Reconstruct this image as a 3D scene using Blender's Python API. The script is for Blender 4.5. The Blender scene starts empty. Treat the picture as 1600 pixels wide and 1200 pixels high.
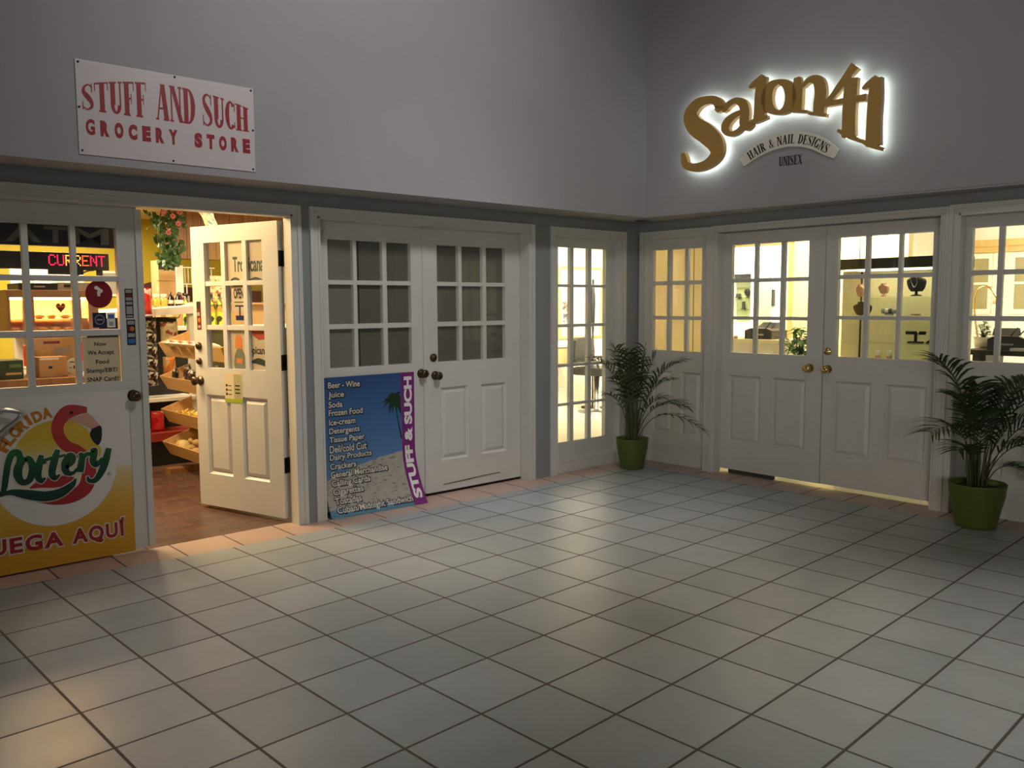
import bpy, bmesh, math, random
from mathutils import Vector, Matrix
C = bpy.context.scene.collection
PI = math.pi
random.seed(7)

# ---------------------------------------------------------------- camera, world, lights, exposure
scn = bpy.context.scene
cam_d = bpy.data.cameras.new('camera'); cam = bpy.data.objects.new('camera', cam_d); C.objects.link(cam)
cam_d.sensor_fit = 'HORIZONTAL'; cam_d.sensor_width = 36.0; cam_d.lens = 1325.76 / 1600 * 36.0
cam_d.clip_start = 0.05; cam_d.clip_end = 60
RT, UP, FW = (0.74443, -0.66768, -0.00448), (0.06626, 0.06719, 0.99554), (0.6644, 0.74141, -0.09426)
cam.matrix_world = Matrix(((RT[0], UP[0], -FW[0], -6.08187), (RT[1], UP[1], -FW[1], -5.03658),
                           (RT[2], UP[2], -FW[2], 1.45019), (0, 0, 0, 1)))
scn.camera = cam
scn.view_settings.view_transform = 'Standard'; scn.view_settings.look = 'None'
scn.view_settings.gamma = 1.0; scn.view_settings.use_curve_mapping = False
scn.view_settings.exposure = 0.0
w = bpy.data.worlds.new('world'); scn.world = w; w.use_nodes = True
w.node_tree.nodes['Background'].inputs[0].default_value = (0.86, 0.83, 0.80, 1)
w.node_tree.nodes['Background'].inputs[1].default_value = 0.06

def lamp(kind, name, loc, power, color, target=None, **kw):
    d = bpy.data.lights.new(name, kind); o = bpy.data.objects.new(name, d); C.objects.link(o)
    d.energy = power; d.color = color; o.location = loc
    for k, v in kw.items(): setattr(d, k, v)
    if target is not None:
        o.rotation_euler = (Vector(target) - Vector(loc)).to_track_quat('-Z', 'Y').to_euler()
    return o
WARM = (1.0, 0.955, 0.92); COOL = (1.0, 0.965, 0.955)
# downlights recessed in the tall hall ceiling, plus spots added to lift the walls
lamp('SPOT', 'hall_downlight_and_fill', (-2.25, -1.30, 4.5), 230, COOL, (-2.15, -1.20, 0), spot_size=0.85, spot_blend=1.0, shadow_soft_size=0.10)
lamp('SPOT', 'hall_downlight_and_fill', (-4.45, -1.60, 4.5), 175, WARM, (-4.40, -1.70, 0), spot_size=0.72, spot_blend=1.0, shadow_soft_size=0.10)
lamp('SPOT', 'hall_downlight_and_fill', (-2.60, -4.30, 4.5), 230, WARM, (-2.60, -4.20, 0), spot_size=0.85, spot_blend=1.0, shadow_soft_size=0.10)
lamp('SPOT', 'hall_downlight_and_fill', (-5.30, -2.90, 4.5), 20, WARM, (-5.30, -2.90, 0), spot_size=0.8, spot_blend=1.0, shadow_soft_size=0.10)
lamp('SPOT', 'hall_wall_wash', (-3.3, -3.2, 4.5), 185, COOL, (-3.0, -0.3, 2.7), spot_size=1.65, spot_blend=1.0, shadow_soft_size=0.2)
lamp('SPOT', 'hall_wall_wash', (-3.2, -2.4, 4.5), 45, COOL, (-0.3, -2.0, 2.5), spot_size=1.2, spot_blend=1.0, shadow_soft_size=0.2)  # added wash to lift the upper wall over the salon
lamp('SPOT', 'hall_downlight_and_fill', (-3.0, -3.5, 4.5), 95, WARM, (-2.4, 0.0, 1.0), spot_size=0.75, spot_blend=1.0, shadow_soft_size=0.2)  # added fill spot aimed at the closed pair of doors
# added unseen area fill behind the camera, lifting doors and walls
lamp('AREA', 'hall_fill_light', (-9.5, -8.6, 2.2), 21, (1.0, 0.95, 0.88), (0.0, -1.6, 0.9), spread=1.15, shape='RECTANGLE', size=3.0, size_y=1.6)
# ceiling lights of the salon and the grocery
SALON = (1.0, 0.91, 0.70)
for (x, y, p, t) in ((1.35, -1.0, 100, (4.9, -0.6, 1.3)), (1.2, 1.6, 120, (4.0, 3.6, 1.2)), (1.5, -3.2, 95, (5.0, -3.0, 1.3)), (0.2, 1.2, 70, (2.2, 3.5, 1.2)), (3.4, 1.2, 140, (5.0, 1.6, 1.2)), (3.6, 4.2, 200, (5.0, 5.0, 1.0))):
    lamp('AREA', 'salon_ceiling_lamp', (x, y, 2.55), p, SALON, t, shape='RECTANGLE', size=1.0, size_y=0.5, spread=2.0)
GROC = (1.0, 0.80, 0.48)
lamp('AREA', 'grocery_ceiling_lamp', (-4.5, 0.95, 2.38), 62, (1.0, 0.70, 0.36), (-3.7, 0.7, 0.8), shape='RECTANGLE', size=0.9, size_y=0.4)
for (x, y, p) in ((-4.7, 2.2, 70), (-3.7, 3.9, 75), (-2.2, 2.6, 50)):
    lamp('AREA', 'grocery_ceiling_lamp', (x, y, 2.38), p, GROC, (x, y, 0), shape='RECTANGLE', size=0.9, size_y=0.4)

# ---------------------------------------------------------------- materials
def mat(name, col, rough=0.5, metal=0.0, var=0.0, scale=8.0, bump=0.0, bscale=60.0, emit=None, es=0.0, spec=0.5, coat=0.0):
    m = bpy.data.materials.new(name); m.use_nodes = True
    nt = m.node_tree; b = nt.nodes['Principled BSDF']
    b.inputs['Base Color'].default_value = (*col, 1); b.inputs['Roughness'].default_value = rough
    b.inputs['Metallic'].default_value = metal; b.inputs['Specular IOR Level'].default_value = spec
    if coat: b.inputs['Coat Weight'].default_value = coat
    tc = nt.nodes.new('ShaderNodeTexCoord')
    if var:
        n = nt.nodes.new('ShaderNodeTexNoise'); n.inputs['Scale'].default_value = scale; n.inputs['Detail'].default_value = 4
        r = nt.nodes.new('ShaderNodeMapRange'); r.inputs['To Min'].default_value = 1 - var; r.inputs['To Max'].default_value = 1 + var
        v = nt.nodes.new('ShaderNodeHueSaturation'); v.inputs['Color'].default_value = (*col, 1)
        nt.links.new(tc.outputs['Object'], n.inputs['Vector']); nt.links.new(n.outputs['Fac'], r.inputs['Value'])
        nt.links.new(r.outputs['Result'], v.inputs['Value']); nt.links.new(v.outputs['Color'], b.inputs['Base Color'])
    if bump:
        n2 = nt.nodes.new('ShaderNodeTexNoise'); n2.inputs['Scale'].default_value = bscale; n2.inputs['Detail'].default_value = 3
        bp = nt.nodes.new('ShaderNodeBump'); bp.inputs['Strength'].default_value = bump; bp.inputs['Distance'].default_value = 0.004
        nt.links.new(tc.outputs['Object'], n2.inputs['Vector']); nt.links.new(n2.outputs['Fac'], bp.inputs['Height'])
        nt.links.new(bp.outputs['Normal'], b.inputs['Normal'])
    if emit:
        b.inputs['Emission Color'].default_value = (*emit, 1); b.inputs['Emission Strength'].default_value = es
    return m

def ramp_mat(name, axis, stops, rough=0.4, var=0.0):
    """printed artwork whose inks change along one object axis"""
    m = mat(name, stops[0][1], rough); nt = m.node_tree; b = nt.nodes['Principled BSDF']
    tc = nt.nodes.new('ShaderNodeTexCoord'); sx = nt.nodes.new('ShaderNodeSeparateXYZ'); r = nt.nodes.new('ShaderNodeValToRGB')
    nt.links.new(tc.outputs['Object'], sx.inputs[0])
    mr = nt.nodes.new('ShaderNodeMapRange'); lo, hi = stops[0][0], stops[-1][0]
    mr.inputs['From Min'].default_value = lo; mr.inputs['From Max'].default_value = hi
    nt.links.new(sx.outputs['XYZ'.index(axis)], mr.inputs['Value']); nt.links.new(mr.outputs['Result'], r.inputs['Fac'])
    e = r.color_ramp.elements
    while len(e) < len(stops): e.new(0.5)
    for i, (p, c) in enumerate(stops):
        e[i].position = (p - lo) / (hi - lo); e[i].color = (*c, 1)
    nt.links.new(r.outputs['Color'], b.inputs['Base Color'])
    return m

def tile_mat(name, c1, c2, grout, size, loc=(0, 0), rot=0.0, rough=0.35, rowh=None, offset=0.0, mortar=0.006, bump=0.35, var=0.12):
    m = bpy.data.materials.new(name); m.use_nodes = True; nt = m.node_tree; b = nt.nodes['Principled BSDF']
    tc = nt.nodes.new('ShaderNodeTexCoord'); mp = nt.nodes.new('ShaderNodeMapping')
    mp.vector_type = 'TEXTURE'; mp.inputs['Location'].default_value = (loc[0], loc[1], 0); mp.inputs['Rotation'].default_value = (0, 0, rot)
    br = nt.nodes.new('ShaderNodeTexBrick'); br.offset = offset; br.squash = 1.0
    br.inputs['Scale'].default_value = 1.0; br.inputs['Brick Width'].default_value = size; br.inputs['Row Height'].default_value = rowh or size
    br.inputs['Mortar Size'].default_value = mortar; br.inputs['Mortar Smooth'].default_value = 0.25
    br.inputs['Color1'].default_value = (*c1, 1); br.inputs['Color2'].default_value = (*c2, 1); br.inputs['Mortar'].default_value = (*grout, 1)
    nt.links.new(tc.outputs['Object'], mp.inputs['Vector']); nt.links.new(mp.outputs['Vector'], br.inputs['Vector'])
    n = nt.nodes.new('ShaderNodeTexNoise'); n.inputs['Scale'].default_value = 5.0; n.inputs['Detail'].default_value = 6
    nt.links.new(tc.outputs['Object'], n.inputs['Vector'])
    r = nt.nodes.new('ShaderNodeMapRange'); r.inputs['To Min'].default_value = 1 - var; r.inputs['To Max'].default_value = 1 + var
    nt.links.new(n.outputs['Fac'], r.inputs['Value'])
    h = nt.nodes.new('ShaderNodeHueSaturation'); nt.links.new(br.outputs['Color'], h.inputs['Color']); nt.links.new(r.outputs['Result'], h.inputs['Value'])
    nt.links.new(h.outputs['Color'], b.inputs['Base Color'])
    rr = nt.nodes.new('ShaderNodeMapRange'); rr.inputs['To Min'].default_value = rough; rr.inputs['To Max'].default_value = 0.8
    nt.links.new(br.outputs['Fac'], rr.inputs['Value']); nt.links.new(rr.outputs['Result'], b.inputs['Roughness'])
    inv = nt.nodes.new('ShaderNodeMath'); inv.operation = 'SUBTRACT'; inv.inputs[0].default_value = 1.0; nt.links.new(br.outputs['Fac'], inv.inputs[1])
    n3 = nt.nodes.new('ShaderNodeTexNoise'); n3.inputs['Scale'].default_value = 90; nt.links.new(tc.outputs['Object'], n3.inputs['Vector'])
    ad = nt.nodes.new('ShaderNodeMath'); ad.operation = 'MULTIPLY_ADD'; ad.inputs[1].default_value = 0.06
    nt.links.new(n3.outputs['Fac'], ad.inputs[0]); nt.links.new(inv.outputs[0], ad.inputs[2])
    bp = nt.nodes.new('ShaderNodeBump'); bp.inputs['Strength'].default_value = bump; bp.inputs['Distance'].default_value = 0.003
    nt.links.new(ad.outputs[0], bp.inputs['Height']); nt.links.new(bp.outputs['Normal'], b.inputs['Normal'])
    return m

def glass_mat(name, tint=(1, 1, 1), refl=1.0):
    m = bpy.data.materials.new(name); m.use_nodes = True; nt = m.node_tree
    for n in list(nt.nodes):
        if n.type == 'BSDF_PRINCIPLED': nt.nodes.remove(n)
    out = nt.nodes['Material Output']
    t = nt.nodes.new('ShaderNodeBsdfTransparent'); t.inputs[0].default_value = (*tint, 1)
    g = nt.nodes.new('ShaderNodeBsdfGlossy'); g.inputs['Roughness'].default_value = 0.02; g.inputs['Color'].default_value = (refl, refl, refl, 1)
    f = nt.nodes.new('ShaderNodeFresnel'); ge = nt.nodes.new('ShaderNodeNewGeometry')
    io = nt.nodes.new('ShaderNodeMapRange'); io.inputs['To Min'].default_value = 1.45; io.inputs['To Max'].default_value = 1/1.45
    nt.links.new(ge.outputs['Backfacing'], io.inputs['Value']); nt.links.new(io.outputs['Result'], f.inputs[0])   # thin pane: same reflection on both faces
    mx = nt.nodes.new('ShaderNodeMixShader')
    nt.links.new(f.outputs[0], mx.inputs[0]); nt.links.new(t.outputs[0], mx.inputs[1]); nt.links.new(g.outputs[0], mx.inputs[2])
    nt.links.new(mx.outputs[0], out.inputs[0])
    return m

def wood_mat(name, c1, c2, axis=2, rough=0.5, plank=0.0):
    m = mat(name, c1, rough); nt = m.node_tree; b = nt.nodes['Principled BSDF']
    tc = nt.nodes.new('ShaderNodeTexCoord'); mp = nt.nodes.new('ShaderNodeMapping')
    sc = [9.0, 9.0, 9.0]; sc[axis] = 0.7; mp.inputs['Scale'].default_value = sc
    n = nt.nodes.new('ShaderNodeTexNoise'); n.inputs['Scale'].default_value = 4.0; n.inputs['Detail'].default_value = 6; n.inputs['Distortion'].default_value = 0.6
    r = nt.nodes.new('ShaderNodeValToRGB'); r.color_ramp.elements[0].color = (*c1, 1); r.color_ramp.elements[1].color = (*c2, 1)
    r.color_ramp.elements[0].position = 0.3; r.color_ramp.elements[1].position = 0.7
    nt.links.new(tc.outputs['Object'], mp.inputs['Vector']); nt.links.new(mp.outputs['Vector'], n.inputs['Vector'])
    nt.links.new(n.outputs['Fac'], r.inputs['Fac']); nt.links.new(r.outputs['Color'], b.inputs['Base Color'])
    return m

def pack_mat(name, cols, scale=14, rough=0.25):
    """printed foil: patches of ink"""
    m = mat(name, cols[0], rough); nt = m.node_tree; b = nt.nodes['Principled BSDF']
    tc = nt.nodes.new('ShaderNodeTexCoord'); n = nt.nodes.new('ShaderNodeTexVoronoi'); n.inputs['Scale'].default_value = scale
    r = nt.nodes.new('ShaderNodeValToRGB'); r.color_ramp.interpolation = 'CONSTANT'; e = r.color_ramp.elements
    while len(e) < len(cols): e.new(0.5)
    for i, c in enumerate(cols): e[i].position = i / len(cols); e[i].color = (*c, 1)
    sx = nt.nodes.new('ShaderNodeSeparateColor')
    nt.links.new(tc.outputs['Object'], n.inputs['Vector']); nt.links.new(n.outputs['Color'], sx.inputs[0]); nt.links.new(sx.outputs[0], r.inputs['Fac'])
    nt.links.new(r.outputs['Color'], b.inputs['Base Color'])
    return m

M = {}
M['wall'] = mat('grey_wall_paint', (0.375, 0.365, 0.375), 0.75, var=0.05, scale=3, bump=0.12, bscale=120)
M['lowwall'] = mat('blue_grey_wall_paint', (0.25, 0.262, 0.265), 0.6, var=0.05, scale=4, bump=0.1, bscale=120)
M['trim'] = mat('off_white_trim_paint', (0.62, 0.61, 0.56), 0.38, var=0.05, scale=5, bump=0.05, bscale=40)
M['ceil'] = mat('ceiling_paint', (0.5, 0.5, 0.5), 0.9, var=0.03)
M['tile'] = tile_mat('grey_blue_floor_tile', (0.30, 0.335, 0.345), (0.39, 0.42, 0.43), (0.10, 0.075, 0.065), 0.338, (-4.2656, -2.1324), math.radians(2.335), rough=0.36)
M['pink'] = tile_mat('pink_border_tile', (0.50, 0.35, 0.28), (0.55, 0.40, 0.32), (0.12, 0.08, 0.06), 0.334, (-4.274, -0.45), 0, rough=0.4, rowh=0.9)
M['pinkB'] = tile_mat('pink_border_tile_side', (0.44, 0.33, 0.27), (0.48, 0.36, 0.30), (0.12, 0.08, 0.06), 0.9, (-0.6, -0.10), 0, rough=0.4, rowh=0.334)
M['brick'] = tile_mat('brown_brick_paver', (0.085, 0.042, 0.032), (0.14, 0.07, 0.05), (0.07, 0.05, 0.04), 0.20, (0, 0), math.radians(0), rough=0.28, rowh=0.10, offset=0.5, mortar=0.005)
M['salonfloor'] = mat('pale_salon_floor', (0.75, 0.72, 0.62), 0.35, var=0.04)
M['glass'] = glass_mat('window_glass')
M['shelfglass'] = glass_mat('shelf_glass', (0.95, 0.985, 0.94))
M['bronze'] = mat('aged_bronze', (0.10, 0.065, 0.035), 0.35, 0.9, var=0.2)
M['brass'] = mat('polished_brass', (0.75, 0.52, 0.20), 0.18, 1.0, var=0.05)
M['black'] = mat('black_plastic', (0.012, 0.012, 0.012), 0.4, var=0.1)
M['hinge'] = mat('dark_hinge_steel', (0.02, 0.018, 0.016), 0.45, 0.6, var=0.1)
M['gold'] = mat('gold_letter_paint', (0.50, 0.29, 0.07), 0.42, var=0.08, scale=12)
M['led'] = mat('letter_halo_led', (0.9, 1, 0.95), 0.5, emit=(0.86, 1.0, 0.93), es=6.5, var=0.01)
M['cream'] = mat('cream_plaque', (0.80, 0.76, 0.64), 0.5, var=0.03)
M['ink'] = mat('black_ink', (0.012, 0.012, 0.012), 0.5, var=0.1)
M['signwhite'] = mat('white_sign_board', (0.66, 0.60, 0.60), 0.4, var=0.02)
M['red'] = mat('red_ink', (0.33, 0.012, 0.02), 0.45, var=0.05)
M['white'] = mat('white_ink', (0.78, 0.76, 0.72), 0.5, var=0.02)
M['screw'] = mat('black_screw', (0.02, 0.02, 0.02), 0.4, 0.5, var=0.1)
M['board'] = mat('grey_backing_board', (0.20, 0.185, 0.15), 0.7, var=0.12, scale=3)
M['boarddark'] = mat('dark_grey_backing_board', (0.115, 0.115, 0.09), 0.7, var=0.15, scale=3)
M['potgreen'] = mat('olive_green_pot', (0.085, 0.115, 0.015), 0.45, var=0.06)
M['soil'] = mat('dark_soil', (0.03, 0.02, 0.014), 0.95, var=0.4, scale=60, bump=0.8, bscale=90)
M['frond'] = mat('palm_leaf', (0.018, 0.042, 0.012), 0.42, var=0.3, scale=15)
M['stem'] = mat('palm_stem', (0.06, 0.07, 0.022), 0.5, var=0.25, scale=25)
M['yellowwall'] = mat('mustard_wall_paint', (0.50, 0.40, 0.035), 0.8, var=0.05)
M['creamwall'] = mat('cream_wall_paint', (0.80, 0.73, 0.50), 0.8, var=0.02)
M['whitewall'] = mat('white_wall_paint', (0.84, 0.81, 0.70), 0.8, var=0.02)
def translucent(m, f=0.5):
    nt = m.node_tree; b = nt.nodes['Principled BSDF']; out = nt.nodes['Material Output']; tr = nt.nodes.new('ShaderNodeBsdfTranslucent'); mx = nt.nodes.new('ShaderNodeMixShader'); mx.inputs[0].default_value = f
    l = [k for k in nt.links if k.to_socket == b.inputs['Base Color']]
    if l: nt.links.new(l[0].from_socket, tr.inputs[0])
    else: tr.inputs[0].default_value = b.inputs['Base Color'].default_value
    nt.links.new(b.outputs[0], mx.inputs[1]); nt.links.new(tr.outputs[0], mx.inputs[2]); nt.links.new(mx.outputs[0], out.inputs[0]); return m
M['screen'] = translucent(mat('ochre_screen_cloth', (0.88, 0.80, 0.60), 0.8, var=0.03, scale=3), 0.6)
M['backing'] = translucent(mat('cream_pane_backing', (0.74, 0.66, 0.50), 0.7, var=0.06, scale=6), 0.45)
M['panelyellow'] = mat('pale_ochre_screen', (0.62, 0.45, 0.20), 0.7, var=0.04, scale=3)
M['brownwood'] = wood_mat('brown_wood_panel', (0.22, 0.105, 0.04), (0.34, 0.17, 0.07))
M['pine'] = wood_mat('pale_pine_wood', (0.50, 0.29, 0.11), (0.62, 0.38, 0.17), axis=1)
M['ochre'] = wood_mat('ochre_trim_wood', (0.60, 0.40, 0.13), (0.68, 0.47, 0.18))
M['card'] = mat('brown_cardboard', (0.46, 0.29, 0.14), 0.8, var=0.07)
M['whiteplastic'] = mat('white_plastic', (0.8, 0.78, 0.74), 0.35, var=0.02)
M['steel'] = mat('brushed_steel', (0.55, 0.55, 0.54), 0.3, 1.0, var=0.06)

# ---------------------------------------------------------------- mesh helpers
def obj(name, bm, m, parent=None, smooth=False, autosmooth=None):
    me = bpy.data.meshes.new(name)
    bmesh.ops.recalc_face_normals(bm, faces=bm.faces)
    bm.to_mesh(me); bm.free()
    if smooth:
        for p in me.polygons: p.use_smooth = True
    for mm in (m if isinstance(m, (list, tuple)) else [m]): me.materials.append(mm)
    o = bpy.data.objects.new(name, me); C.objects.link(o)
    if parent is not None: o.parent = parent
    return o
def tag(o, label=None, cat=None, group=None, kind=None):
    if label: o['label'] = label
    if cat: o['category'] = cat
    if group: o['group'] = group
    if kind: o['kind'] = kind
    return o
def thing(name, label, cat, loc=(0, 0, 0), rotz=0.0, group=None, kind=None):
    o = bpy.data.objects.new(name, None); C.objects.link(o); o.empty_display_size = 0.1
    o.location = loc; o.rotation_euler = (0, 0, rotz)
    return tag(o, label, cat, group, kind)
def struct(name, bm, m, label=None, cat=None):
    o = obj(name, bm, m); return tag(o, label, cat, None, 'structure')
def dup(root, loc, rotz=None, label=None, group=None, scale=None):
    r = root.copy(); C.objects.link(r); r.location = loc
    if rotz is not None: r.rotation_euler = (0, 0, rotz)
    if scale is not None: r.scale = scale
    if label: r['label'] = label
    if group: r['group'] = group
    for ch in list(root.children):
        c = ch.copy(); C.objects.link(c); c.parent = r
        for g in ch.children:
            d = g.copy(); C.objects.link(d); d.parent = c
    return r
def B(): return bmesh.new()
def box(bm, x0, x1, y0, y1, z0, z1, bev=0.0, mi=0):
    if x0 > x1: x0, x1 = x1, x0
    if y0 > y1: y0, y1 = y1, y0
    if z0 > z1: z0, z1 = z1, z0
    v = [bm.verts.new(p) for p in ((x0,y0,z0),(x1,y0,z0),(x1,y1,z0),(x0,y1,z0),(x0,y0,z1),(x1,y0,z1),(x1,y1,z1),(x0,y1,z1))]
    fs = [bm.faces.new([v[i] for i in f]) for f in ((0,3,2,1),(4,5,6,7),(0,1,5,4),(1,2,6,5),(2,3,7,6),(3,0,4,7))]
    for f in fs: f.material_index = mi
    if bev:
        es = list({e for f in fs for e in f.edges})
        bmesh.ops.bevel(bm, geom=es, offset=bev, segments=2, affect='EDGES', profile=0.7)
    return v
def prism(bm, poly, y0, y1, mi=0):
    """poly of (x,z) extruded along y"""
    a = [bm.verts.new((p[0], y0, p[1])) for p in poly]; b = [bm.verts.new((p[0], y1, p[1])) for p in poly]
    n = len(poly)
    fs = [bm.faces.new(a), bm.faces.new(b[::-1])]
    for i in range(n): fs.append(bm.faces.new((a[i], b[i], b[(i+1) % n], a[(i+1) % n])))
    for f in fs: f.material_index = mi
def hexa(bm, p, mi=0):
    """8 points: bottom loop then top loop"""
    v = [bm.verts.new(q) for q in p]
    for f in ((0,3,2,1),(4,5,6,7),(0,1,5,4),(1,2,6,5),(2,3,7,6),(3,0,4,7)):
        bm.faces.new([v[i] for i in f]).material_index = mi
def lathe(bm, prof, n=32, c=(0, 0, 0), axis='z', mi=0):
    """profile of (r, h); closed at ends when r==0"""
    def P(r, h, a):
        x, y = r*math.cos(a), r*math.sin(a)
        if axis == 'z': q = (x, y, h)
        elif axis == 'y': q = (x, h, y)
        else: q = (h, x, y)
        return (q[0]+c[0], q[1]+c[1], q[2]+c[2])
    rings = []
    for r, h in prof:
        if r < 1e-6: rings.append([bm.verts.new(P(0, h, 0))])
        else: rings.append([bm.verts.new(P(r, h, 2*PI*i/n)) for i in range(n)])
    for a, b in zip(rings, rings[1:]):
        for i in range(n):
            j = (i+1) % n
            if len(a) == 1 and len(b) == 1: continue
            if len(a) == 1: f = bm.faces.new((a[0], b[i], b[j]))
            elif len(b) == 1: f = bm.faces.new((a[i], b[0], a[j]))
            else: f = bm.faces.new((a[i], b[i], b[j], a[j]))
            f.material_index = mi; f.smooth = True
def crom(pts, n):
    """Catmull-Rom through tuples of any length"""
    if len(pts) < 3: return [tuple(p) for p in pts]
    P = [tuple(2*a-b for a, b in zip(pts[0], pts[1]))] + [tuple(p) for p in pts] + [tuple(2*a-b for a, b in zip(pts[-1], pts[-2]))]
    out = []
    for i in range(1, len(P)-2):
        for k in range(n):
            t = k/n
            out.append(tuple(0.5*(2*b+(c-a)*t+(2*a-5*b+4*c-d)*t*t+(3*b-a-3*c+d)*t**3) for a, b, c, d in zip(P[i-1], P[i], P[i+1], P[i+2])))
    out.append(tuple(pts[-1])); return out
def tube(bm, pts, r, n=8, sm=4, mi=0):
    """round tube along (x,y,z) or (x,y,z,r) points"""
    pts = [tuple(p) if len(p) > 3 else (*p, r) for p in pts]
    pts = crom(pts, sm) if sm > 1 else pts
    rings = []; up = Vector((0.1, 0.2, 1)).normalized()
    for i, p in enumerate(pts):
        a = Vector(pts[max(i-1, 0)][:3]); b = Vector(pts[min(i+1, len(pts)-1)][:3]); t = (b-a)
        if t.length < 1e-9: t = Vector((0, 0, 1))
        t.normalize(); s = t.cross(up)
        if s.length < 1e-3: s = t.cross(Vector((1, 0, 0)))
        s.normalize(); u = s.cross(t); up = u if abs(u.dot(t)) < .9 else up
        rings.append([bm.verts.new(Vector(p[:3]) + s*math.cos(2*PI*k/n)*p[3] + u*math.sin(2*PI*k/n)*p[3]) for k in range(n)])
    for a, b in zip(rings, rings[1:]):
        for k in range(n):
            f = bm.faces.new((a[k], a[(k+1) % n], b[(k+1) % n], b[k])); f.smooth = True; f.material_index = mi
    bm.faces.new(rings[0][::-1]).material_index = mi; bm.faces.new(rings[-1]).material_index = mi
def ribbon(bm, pts, yb, yf, n=6, grow=0.0, mi=0, off=(0, 0)):
    """brush stroke (u,z,width) in the x-z plane, solid from y=yb (back) to y=yf (front)"""
    pts = crom(pts, n); L, R = [], []
    for i, p in enumerate(pts):
        a, b = pts[max(i-1, 0)], pts[min(i+1, len(pts)-1)]
        d = Vector((b[0]-a[0], b[1]-a[1]))
        d = d.normalized() if d.length > 1e-9 else Vector((1, 0)); h = max(p[2]/2, 0.0004) + grow
        q = Vector((p[0]-off[0], p[1]-off[1])); nn = Vector((-d.y, d.x))*h
        if grow:
            if i == 0: q = q - d*grow
            if i == len(pts)-1: q = q + d*grow
        L.append(q+nn); R.append(q-nn)
    V = [[bm.verts.new((q.x, y, q.y)) for q in S] for S in (L, R) for y in (yf, yb)]
    LF, LB, RF, RB = V
    for i in range(len(pts)-1):
        for f in ((LF[i], LF[i+1], RF[i+1], RF[i]), (LB[i], RB[i], RB[i+1], LB[i+1]), (LF[i], LB[i], LB[i+1], LF[i+1]), (RF[i], RF[i+1], RB[i+1], RB[i])):
            bm.faces.new(f).material_index = mi
    bm.faces.new((LF[0], RF[0], RB[0], LB[0])).material_index = mi; bm.faces.new((LF[-1], LB[-1], RB[-1], RF[-1])).material_index = mi
def ell(cx, cz, rx, rz, n=40, a0=0.0, a1=2*PI):
    return [(cx+rx*math.cos(a0+(a1-a0)*i/n), cz+rz*math.sin(a0+(a1-a0)*i/n)) for i in range(n if abs(a1-a0-2*PI) < 1e-6 else n+1)]

def text_mesh(s, bold=0.0, space=1.0):
    cu = bpy.data.curves.new('t', 'FONT'); cu.body = s; cu.size = 1.0; cu.offset = bold; cu.space_character = space
    cu.fill_mode = 'FRONT'; cu.resolution_u = 4
    o = bpy.data.objects.new('t', cu); C.objects.link(o)
    dg = bpy.context.evaluated_depsgraph_get(); dg.update()
    me = bpy.data.meshes.new_from_object(o.evaluated_get(dg))
    bpy.data.objects.remove(o); bpy.data.curves.remove(cu)
    return me
def add_text(bm, s, x0, x1, z0, z1, y, bold=0.0, space=1.0, rot=0.0, depth=0.0006, keep=False, surf=None, shear=0.0, vert=False):
    """lettering fitted to a rectangle of the x-z plane, facing -y. vert: reads upward."""
    me = text_mesh(s, bold, space)
    xs = [v.co.x for v in me.vertices]; ys = [v.co.y for v in me.vertices]
    ax, bx, ay, by = min(xs), max(xs), min(ys), max(ys)
    cx, cz = (x0+x1)/2, (z0+z1)/2
    vs = []
    for v in me.vertices:
        fx, fy = (v.co.x-ax)/(bx-ax), (v.co.y-ay)/(by-ay)
        if vert: px, pz = x1-(x1-x0)*fy, z0+(z1-z0)*fx
        else: px, pz = x0+(x1-x0)*fx+shear*(fy-0.5), z0+(z1-z0)*fy
        if rot:
            dx, dz = px-cx, pz-cz; px, pz = cx+dx*math.cos(rot)-dz*math.sin(rot), cz+dx*math.sin(rot)+dz*math.cos(rot)
        yy = y if surf is None else surf(px, pz)+y
        vs.append(bm.verts.new((px, yy, pz)))
    fs = []
    for p in me.polygons:
        try: fs.append(bm.faces.new([vs[i] for i in p.vertices]))
        except ValueError: pass
    if depth:
        r = bmesh.ops.extrude_face_region(bm, geom=fs)
        for e in r['geom']:
            if isinstance(e, bmesh.types.BMVert): e.co.y -= depth
    bpy.data.meshes.remove(me)

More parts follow.
